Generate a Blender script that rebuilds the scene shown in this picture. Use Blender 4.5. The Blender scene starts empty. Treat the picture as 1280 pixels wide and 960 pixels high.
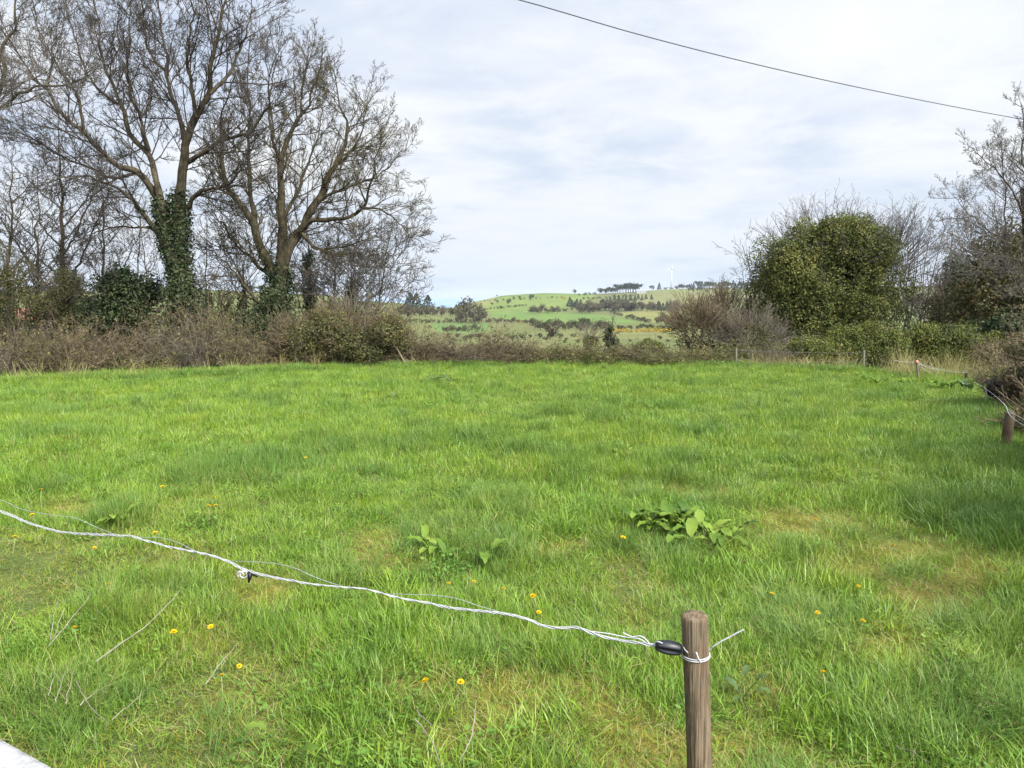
import bpy, math, random
import numpy as np
from mathutils import Vector, Matrix

R_ = math.radians
scene = bpy.context.scene

# ------------------------------------------------------------------ camera
F = 950.0                       # focal length in pixels of a 1280 wide picture
HZ = 369.5                      # row of the true horizon
PITCH = math.atan((480 - HZ) / F)
CAMZ = 2.0
cam_d = bpy.data.cameras.new("camera")
cam_d.sensor_width = 36.0
cam_d.lens = F / 1280 * 36.0
cam_d.clip_start = 0.05
cam_d.clip_end = 60000
cam = bpy.data.objects.new("camera", cam_d)
scene.collection.objects.link(cam)
cam.location = (0, 0, CAMZ)
cam.rotation_euler = (math.pi / 2 - PITCH, 0, 0)
scene.camera = cam

# ------------------------------------------------------------------ world, sun, exposure
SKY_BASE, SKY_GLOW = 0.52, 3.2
SUN_EL, SUN_AZ = R_(44), R_(138)        # azimuth clockwise from +Y (view direction): sun behind, to the right
world = bpy.data.worlds.new("World")
scene.world = world
world.use_nodes = True
wt = world.node_tree
wt.nodes.clear()
def wn(t, **k):
    n = wt.nodes.new(t)
    for a, b in k.items():
        setattr(n, a, b)
    return n
w_out = wn('ShaderNodeOutputWorld')
w_bg = wn('ShaderNodeBackground')
w_bg.inputs['Strength'].default_value = 0.1
w_sky = wn('ShaderNodeTexSky')
w_sky.sky_type = 'NISHITA'
w_sky.sun_disc = False
w_sky.sun_elevation = SUN_EL
w_sky.sun_rotation = SUN_AZ
w_sky.air_density = 1.0
w_sky.dust_density = 1.5
w_tc = wn('ShaderNodeTexCoord')
w_sep = wn('ShaderNodeSeparateXYZ')
wt.links.new(w_tc.outputs['Generated'], w_sep.inputs[0])
def wmath(op, a, b=None, clamp=False):
    n = wn('ShaderNodeMath', operation=op, use_clamp=clamp)
    for i, v in enumerate((a, b)):
        if v is None: continue
        if isinstance(v, (int, float)): n.inputs[i].default_value = v
        else: wt.links.new(v, n.inputs[i])
    return n.outputs[0]
zz = wmath('MAXIMUM', w_sep.outputs['Z'], 0.0)
den = wmath('ADD', zz, 0.12)
cu = wmath('DIVIDE', w_sep.outputs['X'], den)
cv = wmath('DIVIDE', w_sep.outputs['Y'], den)
w_cmb = wn('ShaderNodeCombineXYZ')
wt.links.new(cu, w_cmb.inputs[0]); wt.links.new(cv, w_cmb.inputs[1])
def wnoise(scale, detail, rough, off, dist=0.0):
    m = wn('ShaderNodeMapping'); m.inputs['Location'].default_value = off
    wt.links.new(w_cmb.outputs[0], m.inputs['Vector'])
    n = wn('ShaderNodeTexNoise'); n.inputs['Scale'].default_value = scale
    n.inputs['Detail'].default_value = detail; n.inputs['Roughness'].default_value = rough
    n.inputs['Distortion'].default_value = dist
    wt.links.new(m.outputs[0], n.inputs['Vector'])
    return n.outputs['Fac']
def wramp(fac, stops):
    r = wn('ShaderNodeValToRGB')
    while len(r.color_ramp.elements) < len(stops): r.color_ramp.elements.new(0.5)
    for e, (p, c) in zip(r.color_ramp.elements, stops):
        e.position = p; e.color = (*c, 1)
    wt.links.new(fac, r.inputs[0])
    return r.outputs[0]
def wmix(fac, a, b):
    m = wn('ShaderNodeMix', data_type='RGBA')
    if isinstance(fac, float): m.inputs[0].default_value = fac
    else: wt.links.new(fac, m.inputs[0])
    for i, v in ((6, a), (7, b)):
        if isinstance(v, tuple): m.inputs[i].default_value = (*v, 1)
        else: wt.links.new(v, m.inputs[i])
    return m.outputs[2]
n_big = wnoise(0.42, 3.0, 0.5, (3.1, 1.7, 0.3), 0.25)
n_mid = wnoise(1.15, 6.0, 0.58, (7.3, 2.2, 0.0), 0.3)
n_fine = wnoise(2.6, 7.0, 0.62, (1.3, 9.1, 0.0), 0.4)
nsum = wmath('ADD', wmath('MULTIPLY', n_big, 0.44), wmath('ADD', wmath('MULTIPLY', n_mid, 0.32), wmath('MULTIPLY', n_fine, 0.24)))
cloud_col = wramp(nsum, [(0.36, (7.1, 7.7, 9.2)), (0.455, (7.7, 8.3, 9.4)), (0.525, (9.0, 9.4, 9.8)), (0.595, (9.8, 9.9, 9.9))])
cover = wramp(wmath('ADD', wmath('MULTIPLY', n_mid, 0.6), wmath('MULTIPLY', n_big, 0.4)), [(0.33, (0.55, 0.55, 0.55)), (0.47, (0.98, 0.98, 0.98))])
low = wramp(w_sep.outputs['Z'], [(0.0, (1, 1, 1)), (0.17, (0, 0, 0))])
cloud2 = wmix(wmath('MULTIPLY', low, 0.75), cloud_col, (7.0, 7.9, 9.1))
bright_sky = wmix(0.6, w_sky.outputs[0], (5.0, 7.0, 9.6))
skycol = wmix(cover, bright_sky, cloud2)
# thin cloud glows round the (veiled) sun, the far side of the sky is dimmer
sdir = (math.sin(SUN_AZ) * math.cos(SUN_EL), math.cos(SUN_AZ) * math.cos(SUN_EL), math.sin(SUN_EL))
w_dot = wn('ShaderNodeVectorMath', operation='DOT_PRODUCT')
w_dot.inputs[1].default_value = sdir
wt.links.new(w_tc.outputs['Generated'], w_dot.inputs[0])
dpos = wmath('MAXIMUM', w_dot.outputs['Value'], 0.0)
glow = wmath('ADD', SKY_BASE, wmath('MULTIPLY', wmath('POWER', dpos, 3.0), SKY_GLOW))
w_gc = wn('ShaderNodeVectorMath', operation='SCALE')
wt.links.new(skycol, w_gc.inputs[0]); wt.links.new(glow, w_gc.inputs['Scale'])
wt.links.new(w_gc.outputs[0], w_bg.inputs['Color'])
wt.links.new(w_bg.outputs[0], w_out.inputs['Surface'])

sun_d = bpy.data.lights.new("sun", 'SUN')
sun_d.energy = 4.2
sun_d.angle = R_(9.0)
sun_d.color = (1.0, 0.95, 0.86)
sun = bpy.data.objects.new("sun", sun_d)
scene.collection.objects.link(sun)
sv = Vector((math.sin(SUN_AZ) * math.cos(SUN_EL), math.cos(SUN_AZ) * math.cos(SUN_EL), math.sin(SUN_EL)))
sun.rotation_euler = sv.to_track_quat('Z', 'Y').to_euler()
sun.location = sv * 60

vs = scene.view_settings
vs.view_transform = 'Standard'
vs.look = 'None'
vs.exposure = 1.0
vs.gamma = 1.0
vs.use_curve_mapping = False
cy = scene.cycles
cy.max_bounces = 7
cy.diffuse_bounces = 4
cy.glossy_bounces = 2
cy.transmission_bounces = 4
cy.transparent_max_bounces = 6
cy.volume_bounces = 0
cy.use_adaptive_sampling = True
cy.adaptive_threshold = 0.01
cy.use_denoising = True
cy.denoiser = 'OPENIMAGEDENOISE'
cy.denoising_input_passes = 'RGB_ALBEDO_NORMAL'
cy.denoising_prefilter = 'NONE'
cy.caustics_reflective = False
cy.caustics_refractive = False

# ------------------------------------------------------------------ picture <-> world helpers (used to measure where things stand)
cP, sP = math.cos(PITCH), math.sin(PITCH)
def ray(px, py):
    dx = (px - 640) / F; v = (480 - py) / F
    d = np.array([dx, cP + v * sP, -sP + v * cP])
    return d / d[1]
def at(px, py, Y):
    return np.array([0, 0, CAMZ]) + ray(px, py) * Y
def proj(x, y, z):
    f = y * cP - (z - CAMZ) * sP
    u = y * sP + (z - CAMZ) * cP
    return 640 + F * x / f, 480 - F * u / f

# ------------------------------------------------------------------ noise
def _hash(ix, iy, seed):
    n = (ix.astype(np.int64) * 374761393 + iy.astype(np.int64) * 668265263 + seed * 144665) & 0x7fffffff
    n = ((n ^ (n >> 13)) * 1274126177) & 0x7fffffff
    n = n ^ (n >> 16)
    return (n & 0xffff) / 65535.0
def vnoise(x, y, seed=0):
    x = np.asarray(x, float); y = np.asarray(y, float)
    ix, iy = np.floor(x), np.floor(y)
    fx, fy = x - ix, y - iy
    fx = fx * fx * (3 - 2 * fx); fy = fy * fy * (3 - 2 * fy)
    a = _hash(ix, iy, seed); b = _hash(ix + 1, iy, seed); c = _hash(ix, iy + 1, seed); d = _hash(ix + 1, iy + 1, seed)
    return (a * (1 - fx) + b * fx) * (1 - fy) + (c * (1 - fx) + d * fx) * fy
def fbm(x, y, seed=0, octv=3):
    s = 0; amp = 0.5; tot = 0
    for k in range(octv):
        s = s + amp * vnoise(x * 2 ** k, y * 2 ** k, seed + k * 17); tot += amp; amp *= 0.5
    return s / tot
def sstep(a, b, x):
    t = np.clip((x - a) / (b - a), 0, 1)
    return t * t * (3 - 2 * t)

# ------------------------------------------------------------------ mesh helpers
def mesh_np(name, V, faces, mats, smooth=True, midx=None):
    """faces: array (M,k) or list of arrays; mats: one material or a list"""
    if not isinstance(faces, list): faces = [faces]
    faces = [f for f in faces if len(f)]
    me = bpy.data.meshes.new(name)
    V = np.asarray(V, np.float32)
    nl = sum(f.size for f in faces); nf = sum(len(f) for f in faces)
    me.vertices.add(len(V)); me.vertices.foreach_set('co', V.ravel())
    me.loops.add(nl); me.polygons.add(nf)
    me.loops.foreach_set('vertex_index', np.concatenate([f.ravel() for f in faces]).astype(np.int32))
    tot = np.concatenate([np.full(len(f), f.shape[1]) for f in faces])
    st = np.concatenate([[0], np.cumsum(tot)[:-1]]).astype(np.int32)
    me.polygons.foreach_set('loop_start', st)
    me.polygons.foreach_set('use_smooth', np.full(nf, bool(smooth)))
    if not isinstance(mats, (list, tuple)): mats = [mats]
    for m in mats: me.materials.append(m)
    if midx is not None: me.polygons.foreach_set('material_index', np.asarray(midx, np.int32))
    me.update(calc_edges=True)
    me.validate()
    return me
def link(name, me, parent=None):
    o = bpy.data.objects.new(name, me)
    scene.collection.objects.link(o)
    if parent is not None: o.parent = parent
    return o
def tag(o, label=None, cat=None, group=None, kind=None):
    if label: o['label'] = label
    if cat: o['category'] = cat
    if group: o['group'] = group
    if kind: o['kind'] = kind
    return o
def thing(name, label, cat, loc=(0, 0, 0), group=None):
    o = bpy.data.objects.new(name, None)
    scene.collection.objects.link(o)
    o.empty_display_size = 0.2
    o.location = loc
    return tag(o, label, cat, group)
def part(name, geo, mat, parent, smooth=True, base=None):
    """geo = (V, faces) in world coordinates; stored relative to the parent's base"""
    V, Fc = geo
    b = np.array(parent.location) if base is None else np.asarray(base)
    return link(name, mesh_np(name, np.asarray(V) - b, Fc, mat, smooth), parent)
def copy_thing(o, loc, rotz=0.0, scale=(1, 1, 1), label=None, group=None):
    c = o.copy(); scene.collection.objects.link(c)
    c.location = loc; c.rotation_euler = (0, 0, rotz); c.scale = scale
    if label: c['label'] = label
    if group: c['group'] = group
    for ch in list(o.children):
        d = ch.copy(); scene.collection.objects.link(d); d.parent = c
        d.matrix_parent_inverse = ch.matrix_parent_inverse
        for g in list(ch.children):
            e = g.copy(); scene.collection.objects.link(e); e.parent = d
            e.matrix_parent_inverse = g.matrix_parent_inverse
    return c
def join(*geos):
    Vs, q = [], {}
    n = 0
    for V, fs in geos:
        if not isinstance(fs, list): fs = [fs]
        for f in fs:
            if len(f): q.setdefault(f.shape[1], []).append(f + n)
        Vs.append(V); n += len(V)
    return np.concatenate(Vs), [np.concatenate(v) for v in q.values()]
def norm(a):
    return a / np.maximum(np.linalg.norm(a, axis=-1, keepdims=True), 1e-9)

def tubes(P, R, sides=4, caps=False):
    """P (B,n,3) centre lines, R (B,n) radii"""
    P = np.asarray(P, float); R = np.asarray(R, float)
    if P.ndim == 2: P = P[None]; R = R[None]
    B, n, _ = P.shape
    T = norm(np.gradient(P, axis=1))
    mean = norm(T.mean(1))
    ref = np.where(np.abs(mean[:, 2:3]) < 0.85, np.array([[0, 0, 1.0]]), np.array([[1.0, 0.13, 0]]))
    N = norm(np.cross(T, ref[:, None, :]))
    Bn = np.cross(T, N)
    a = np.arange(sides) * 2 * np.pi / sides
    V = P[:, :, None, :] + R[:, :, None, None] * (np.cos(a)[None, None, :, None] * N[:, :, None, :] + np.sin(a)[None, None, :, None] * Bn[:, :, None, :])
    V = V.reshape(-1, 3)
    b = np.arange(B)[:, None, None] * n * sides
    i = np.arange(n - 1)[None, :, None] * sides
    j = np.arange(sides)[None, None, :]
    j2 = (j + 1) % sides
    q = np.stack([b + i + j, b + i + j2, b + i + sides + j2, b + i + sides + j], -1).reshape(-1, 4)
    fs = [q]
    if caps:
        k = np.arange(B)[:, None] * n * sides
        fs.append(k + (np.arange(sides)[::-1])[None, :])
        fs.append(k + (n - 1) * sides + np.arange(sides)[None, :])
    return V, fs

def resample(pts, n, smooth=True):
    pts = np.asarray(pts, float)
    if smooth and len(pts) > 2:
        ext = np.concatenate([[2 * pts[0] - pts[1]], pts, [2 * pts[-1] - pts[-2]]])
        out = []
        for i in range(1, len(ext) - 2):
            p0, p1, p2, p3 = ext[i - 1:i + 3]
            t = np.linspace(0, 1, 12, endpoint=False)[:, None]
            out.append(0.5 * ((2 * p1) + (-p0 + p2) * t + (2 * p0 - 5 * p1 + 4 * p2 - p3) * t ** 2 + (-p0 + 3 * p1 - 3 * p2 + p3) * t ** 3))
        pts = np.concatenate(out + [ext[-2][None]])
    s = np.concatenate([[0], np.cumsum(np.linalg.norm(np.diff(pts, axis=0), axis=1))])
    t = np.linspace(0, s[-1], n)
    return np.stack([np.interp(t, s, pts[:, k]) for k in range(pts.shape[1])], 1)

def grow(S, D, L, R0, n, wob, up, rng, tip=0.35, up_end=None):
    B = len(S)
    P = np.zeros((B, n, 3)); P[:, 0] = S
    d = norm(D)
    st = (np.broadcast_to(L, (B,)) / (n - 1))[:, None]
    for i in range(1, n):
        P[:, i] = P[:, i - 1] + d * st
        u = up if up_end is None else up + (up_end - up) * i / (n - 1)
        d = norm(d + wob * rng.normal(size=(B, 3)) + np.array([0, 0, 1.0]) * u)
    R = np.asarray(R0)[:, None] * np.linspace(1, tip, n)[None]
    return P, R
def kids(P, R, L, m, t0, t1, a0, a1, lr, rr, rng, rmin=0.004, labs=None):
    """m child branch starts on every parent"""
    B, n, _ = P.shape
    t = (np.arange(m)[None] + rng.random((B, m))) / m * (t1 - t0) + t0
    f = t * (n - 1); i = np.clip(f.astype(int), 0, n - 2); w = (f - i)[..., None]
    bi = np.arange(B)[:, None]
    S = P[bi, i] * (1 - w) + P[bi, i + 1] * w
    T = norm(P[bi, i + 1] - P[bi, i])
    r = R[bi, i] * (1 - w[..., 0]) + R[bi, i + 1] * w[..., 0]
    ax = norm(np.cross(T, rng.normal(size=(B, m, 3))))
    a = rng.uniform(a0, a1, (B, m))[..., None]
    D = np.cos(a) * T + np.sin(a) * ax
    if labs is None: LL = np.broadcast_to(np.asarray(L), (B,))[:, None] * lr * rng.uniform(0.55, 1.15, (B, m)) * (1.12 - 0.55 * t)
    else: LL = rng.uniform(labs[0], labs[1], (B, m)) * (1.1 - 0.5 * t)
    return S.reshape(-1, 3), D.reshape(-1, 3), LL.ravel(), np.maximum(r * rr, rmin).ravel()

def leaves(C, size, rng, N=None, spread=1.0, asp=0.6, jit=0.3):
    """rhombic leaves: C (n,3) centres; N preferred normals"""
    n = len(C)
    nn = rng.normal(size=(n, 3))
    nn = norm(nn) if N is None else norm(N + spread * norm(nn))
    a = norm(np.cross(nn, rng.normal(size=(n, 3))))
    b = np.cross(nn, a)
    s = (size * (1 + jit * rng.normal(size=n)).clip(0.4, 1.8))[:, None]
    fold = nn * s * 0.12
    V = np.stack([C - a * s * 0.5, C + b * s * 0.5 * asp + fold - a * s * 0.05, C + a * s * 0.5, C - b * s * 0.5 * asp + fold - a * s * 0.05], 1).reshape(-1, 3)
    return V, np.arange(n * 4).reshape(n, 4)

def box(c, s, rz=0.0):
    x, y, z = np.array(s) / 2
    V = np.array([[-x, -y, -z], [x, -y, -z], [x, y, -z], [-x, y, -z], [-x, -y, z], [x, -y, z], [x, y, z], [-x, y, z]])
    cr, sr = math.cos(rz), math.sin(rz)
    V = np.stack([V[:, 0] * cr - V[:, 1] * sr, V[:, 0] * sr + V[:, 1] * cr, V[:, 2]], 1) + np.asarray(c)
    return V, np.array([[0, 3, 2, 1], [4, 5, 6, 7], [0, 1, 5, 4], [1, 2, 6, 5], [2, 3, 7, 6], [3, 0, 4, 7]])

# ------------------------------------------------------------------ materials
def new_mat(name):
    m = bpy.data.materials.new(name); m.use_nodes = True
    nt = m.node_tree; nt.nodes.clear()
    out = nt.nodes.new('ShaderNodeOutputMaterial')
    return m, nt, out
def ramp_node(nt, fac, stops):
    r = nt.nodes.new('ShaderNodeValToRGB')
    while len(r.color_ramp.elements) < len(stops): r.color_ramp.elements.new(0.5)
    for e, (p, c) in zip(r.color_ramp.elements, stops):
        e.position = p; e.color = (*c, 1)
    nt.links.new(fac, r.inputs[0])
    return r.outputs[0]
def mix_node(nt, fac, a, b, blend='MIX'):
    m = nt.nodes.new('ShaderNodeMix'); m.data_type = 'RGBA'; m.blend_type = blend
    if isinstance(fac, (int, float)): m.inputs[0].default_value = fac
    else: nt.links.new(fac, m.inputs[0])
    for i, v in ((6, a), (7, b)):
        if isinstance(v, tuple): m.inputs[i].default_value = (*v, 1)
        else: nt.links.new(v, m.inputs[i])
    return m.outputs[2]
def noise_node(nt, scale, detail=3.0, rough=0.55, coord='object', stretch=None):
    n = nt.nodes.new('ShaderNodeTexNoise')
    n.inputs['Scale'].default_value = scale; n.inputs['Detail'].default_value = detail; n.inputs['Roughness'].default_value = rough
    if coord == 'world':
        g = nt.nodes.new('ShaderNodeNewGeometry'); v = g.outputs['Position']
    else:
        g = nt.nodes.new('ShaderNodeTexCoord'); v = g.outputs['Object']
    if stretch:
        mp = nt.nodes.new('ShaderNodeMapping'); mp.inputs['Scale'].default_value = stretch
        nt.links.new(v, mp.inputs['Vector']); v = mp.outputs[0]
    nt.links.new(v, n.inputs['Vector'])
    return n.outputs['Fac']
def surf(nt, out, col, rough=0.7, spec=0.25, transl=0.0, bump=None, bdist=0.01, metal=0.0):
    p = nt.nodes.new('ShaderNodeBsdfPrincipled')
    p.inputs['Roughness'].default_value = rough
    p.inputs['Specular IOR Level'].default_value = spec
    p.inputs['Metallic'].default_value = metal
    if isinstance(col, tuple): p.inputs['Base Color'].default_value = (*col, 1)
    else: nt.links.new(col, p.inputs['Base Color'])
    if bump is not None:
        b = nt.nodes.new('ShaderNodeBump'); b.inputs['Strength'].default_value = 0.8; b.inputs['Distance'].default_value = bdist
        nt.links.new(bump, b.inputs['Height']); nt.links.new(b.outputs[0], p.inputs['Normal'])
    sh = p.outputs[0]
    if transl > 0:
        t = nt.nodes.new('ShaderNodeBsdfTranslucent')
        if isinstance(col, tuple): t.inputs['Color'].default_value = (*col, 1)
        else: nt.links.new(col, t.inputs['Color'])
        mx = nt.nodes.new('ShaderNodeMixShader'); mx.inputs[0].default_value = transl
        nt.links.new(sh, mx.inputs[1]); nt.links.new(t.outputs[0], mx.inputs[2]); sh = mx.outputs[0]
    nt.links.new(sh, out.inputs['Surface'])
def m_leaf(name, cols, rough=0.5, spec=0.3, transl=0.25):
    m, nt, out = new_mat(name)
    g = nt.nodes.new('ShaderNodeNewGeometry')
    n = len(cols)
    c = ramp_node(nt, g.outputs['Random Per Island'], [(i / max(n - 1, 1), c) for i, c in enumerate(cols)])
    # older and younger growth: patches of darker and paler leaves through the plant
    f = noise_node(nt, 1.5, 4, 0.6, 'world')
    c = mix_node(nt, 1.0, c, ramp_node(nt, f, [(0.32, (0.58, 0.68, 0.66)), (0.5, (1, 1, 1)), (0.68, (1.4, 1.28, 1.15))]), 'MULTIPLY')
    surf(nt, out, c, rough, spec, transl)
    return m
def m_twig(name, a, b, scale=3.0, rough=0.8, bump=False):
    m, nt, out = new_mat(name)
    f = noise_node(nt, scale, 3)
    c = ramp_node(nt, f, [(0.3, a), (0.7, b)])
    if bump:
        bp = noise_node(nt, 14, 5, 0.65, stretch=(1, 1, 0.3))
        c = mix_node(nt, 1.0, c, ramp_node(nt, bp, [(0.32, (0.45, 0.45, 0.45)), (0.6, (1.3, 1.3, 1.25))]), 'MULTIPLY')
    else: bp = None
    surf(nt, out, c, rough, 0.15, 0, bp, 0.05)
    return m
def m_plain(name, col, rough=0.5, spec=0.4, metal=0.0, var=0.0, scale=20):
    m, nt, out = new_mat(name)
    c = col
    if var:
        f = noise_node(nt, scale, 4)
        c = ramp_node(nt, f, [(0.3, tuple(v * (1 - var) for v in col)), (0.7, tuple(min(1, v * (1 + var)) for v in col))])
    surf(nt, out, c, rough, spec, 0, None, 0.01, metal)
    return m
def m_grass(name, cols, rough=0.45, spec=0.3, transl=0.35, worldvar=True):
    """blade material: every blade its own shade, the sward's tint varying over the field"""
    m, nt, out = new_mat(name)
    g = nt.nodes.new('ShaderNodeNewGeometry'); oi = nt.nodes.new('ShaderNodeObjectInfo')
    mt = nt.nodes.new('ShaderNodeMath'); mt.operation = 'MULTIPLY_ADD'; mt.inputs[1].default_value = 0.65
    nt.links.new(g.outputs['Random Per Island'], mt.inputs[0])
    m2 = nt.nodes.new('ShaderNodeMath'); m2.operation = 'MULTIPLY'; m2.inputs[1].default_value = 0.35
    nt.links.new(oi.outputs['Random'], m2.inputs[0]); nt.links.new(m2.outputs[0], mt.inputs[2])
    n = len(cols)
    c = ramp_node(nt, mt.outputs[0], [(i / max(n - 1, 1), c) for i, c in enumerate(cols)])
    if worldvar:
        f = noise_node(nt, 0.55, 3, 0.6, 'world')
        c = mix_node(nt, 1.0, c, ramp_node(nt, f, [(0.32, (0.84, 0.93, 0.92)), (0.5, (1, 1, 1)), (0.68, (1.2, 1.08, 0.92))]), 'MULTIPLY')
        f2 = noise_node(nt, 3.2, 4, 0.65, 'world')
        c = mix_node(nt, 1.0, c, ramp_node(nt, f2, [(0.30, (0.70, 0.80, 0.80)), (0.5, (1, 1, 1)), (0.70, (1.32, 1.16, 1.05))]), 'MULTIPLY')
    surf(nt, out, c, rough, spec, transl)
    return m

M = {}
M['bark'] = m_twig('ash_bark', (0.022, 0.018, 0.012), (0.066, 0.054, 0.033), 4.5, 0.85, True)
M['branch'] = m_twig('branch_bark', (0.022, 0.018, 0.015), (0.055, 0.045, 0.035), 1.3)
M['branch_moss'] = m_twig('mossy_branch_bark', (0.03, 0.026, 0.016), (0.075, 0.062, 0.034), 1.3)
M['branch_grey'] = m_twig('grey_branch_bark', (0.045, 0.04, 0.035), (0.10, 0.088, 0.075), 1.3)
M['ivy'] = m_leaf('ivy_leaf', [(0.013, 0.022, 0.009), (0.022, 0.034, 0.013), (0.032, 0.046, 0.016), (0.055, 0.066, 0.024)], 0.5, 0.2, 0.15)
M['ivy_light'] = m_leaf('ivy_leaf_light', [(0.04, 0.058, 0.016), (0.068, 0.088, 0.023), (0.10, 0.115, 0.03), (0.145, 0.135, 0.042), (0.075, 0.08, 0.025)], 0.6, 0.15, 0.3)
M['olive'] = m_leaf('olive_leaf', [(0.045, 0.05, 0.015), (0.075, 0.08, 0.024), (0.115, 0.11, 0.038), (0.085, 0.066, 0.034)], 0.55, 0.25, 0.25)
M['fresh'] = m_leaf('fresh_leaf', [(0.06, 0.09, 0.02), (0.10, 0.14, 0.03), (0.15, 0.19, 0.045), (0.09, 0.09, 0.03)], 0.5, 0.25, 0.3)
M['bramble_leaf'] = m_leaf('bramble_leaf', [(0.04, 0.044, 0.014), (0.065, 0.058, 0.024), (0.10, 0.076, 0.042), (0.08, 0.063, 0.032), (0.14, 0.11, 0.066), (0.042, 0.05, 0.015)], 0.6, 0.2, 0.25)
M['bramble_green'] = m_leaf('bramble_green_leaf', [(0.035, 0.05, 0.012), (0.06, 0.08, 0.017), (0.09, 0.108, 0.023), (0.12, 0.13, 0.034), (0.09, 0.08, 0.03)], 0.6, 0.12, 0.2)
M['bramble_stem'] = m_twig('bramble_stem', (0.055, 0.041, 0.026), (0.15, 0.115, 0.075), 2.0)
M['grey_stem'] = m_twig('grey_stem', (0.055, 0.047, 0.036), (0.14, 0.12, 0.09), 2.0)
M['conifer'] = m_leaf('conifer_needle', [(0.016, 0.03, 0.014), (0.03, 0.048, 0.02), (0.05, 0.068, 0.03)], 0.55, 0.25, 0.1)
M['brownleaf'] = m_leaf('dry_brown_leaf', [(0.06, 0.07, 0.024), (0.12, 0.10, 0.045), (0.17, 0.13, 0.065), (0.09, 0.095, 0.034), (0.06, 0.075, 0.024)], 0.55, 0.25, 0.2)
M['blossom'] = m_leaf('white_blossom', [(0.6, 0.58, 0.52), (0.75, 0.73, 0.68)], 0.6, 0.2, 0.3)
M['straw'] = m_leaf('dry_straw', [(0.28, 0.23, 0.14), (0.4, 0.34, 0.22), (0.5, 0.44, 0.31), (0.3, 0.27, 0.15)], 0.6, 0.2, 0.2)
M['far_bare'] = m_leaf('far_bare_twigs', [(0.045, 0.042, 0.025), (0.075, 0.066, 0.04), (0.105, 0.092, 0.06)], 0.8, 0.1, 0.1)
M['far_green'] = m_leaf('far_green_leaf', [(0.026, 0.035, 0.014), (0.045, 0.054, 0.02), (0.065, 0.07, 0.03)], 0.7, 0.1, 0.15)
M['far_dark'] = m_leaf('far_dark_needle', [(0.018, 0.03, 0.02), (0.03, 0.042, 0.025), (0.045, 0.055, 0.03)], 0.7, 0.1, 0.05)
M['gorse'] = m_leaf('gorse_flower', [(0.42, 0.27, 0.02), (0.5, 0.33, 0.03), (0.13, 0.13, 0.04), (0.09, 0.10, 0.035)], 0.7, 0.1, 0.1)
M['far_trunk'] = m_plain('far_trunk', (0.09, 0.075, 0.06), 0.9, 0.1)

M['grass'] = m_grass('grass_blade', [(0.070, 0.136, 0.013), (0.112, 0.200, 0.020), (0.157, 0.252, 0.028), (0.215, 0.305, 0.046)], transl=0.3)
M['grass_tall'] = m_grass('tussock_blade', [(0.060, 0.118, 0.018), (0.094, 0.170, 0.026), (0.128, 0.213, 0.036), (0.175, 0.257, 0.056)], transl=0.3)
M['grass_straw'] = m_grass('straw_blade', [(0.17, 0.155, 0.055), (0.25, 0.22, 0.09), (0.35, 0.31, 0.16)], 0.6, 0.2, 0.2, False)
M['grass_moss'] = m_grass('moss_blade', [(0.11, 0.14, 0.014), (0.16, 0.16, 0.02), (0.22, 0.165, 0.026)], 0.7, 0.15, 0.25, False)
M['clover'] = m_grass('clover_leaf', [(0.055, 0.12, 0.016), (0.085, 0.165, 0.024), (0.12, 0.205, 0.035)], 0.5, 0.25, 0.25, True)

# ------------------------------------------------------------------ ground sheet
Drow = np.array([60, 120, 200, 300, 450, 600, 800, 1000, 1200, 1400, 1700.])
TBL = [(-400, [440, 410, 385, 368, 362, 366, 372, 380, 385, 390, 395]),
       (0,    [440, 412, 388, 370, 363, 367, 372, 378, 384, 389, 395]),
       (250,  [440, 415, 392, 372, 362, 366, 372, 378, 384, 389, 395]),
       (400,  [442, 420, 400, 382, 368, 370, 374, 378, 384, 389, 395]),
       (500,  [444, 430, 415, 402, 390, 381, 378, 380, 384, 389, 395]),
       (560,  [446, 438, 425, 415, 405, 398, 390, 385, 387, 390, 395]),
       (600,  [447, 440, 426, 416, 407, 400, 390, 380, 375, 384, 395]),
       (630,  [448, 440, 427, 417, 408, 401, 390, 378, 368.5, 376, 392]),
       (680,  [448, 440, 428, 418, 409, 401, 390, 377, 365.5, 374, 390]),
       (720,  [448, 440, 428, 418, 409, 401, 390, 377, 367, 372, 388]),
       (760,  [448, 440, 428, 418, 408, 400, 389, 376, 366.5, 366.5, 380]),
       (840,  [447, 439, 427, 417, 407, 399, 388, 375, 364, 361, 375]),
       (930,  [446, 438, 425, 414, 404, 396, 384, 371, 361, 358, 375]),
       (1100, [444, 432, 418, 407, 397, 388, 376, 365, 358, 358, 372]),
       (1400, [440, 425, 410, 398, 388, 378, 368, 360, 356, 356, 370]),
       (1900, [440, 425, 410, 398, 388, 378, 368, 360, 356, 356, 370])]
SEA_Z = -32.0
rows = np.concatenate([np.arange(-60, -2, 4), np.arange(-2, 30, 0.2), np.geomspace(30, 3000, 420)])
cols = np.linspace(-1, 1, 900)
Wd = np.maximum(40.0, 1.35 * rows)
GX = cols[None, :] * Wd[:, None]
GY = np.repeat(rows[:, None], len(cols), 1)
tpx = np.array([c[0] for c in TBL], float)
tz = np.zeros((len(TBL), len(Drow) + 3))
dz = np.concatenate([[27], Drow, [2200, 3000]])
for i, (px, ys) in enumerate(TBL):
    tz[i, 0] = 0.0
    for j, (d, y) in enumerate(zip(Drow, ys)): tz[i, j + 1] = at(px, y, d)[2]
    tz[i, -2] = -40; tz[i, -1] = -42
U = 640 + F * GX / np.maximum(GY, 20.0)
ZF = np.zeros_like(GX)
fd = np.log(np.clip(GY, 27, 3000))
wj = np.interp(fd, np.log(dz), np.arange(len(dz)))
j0 = np.clip(wj.astype(int), 0, len(dz) - 2); wt_ = wj - j0
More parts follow.
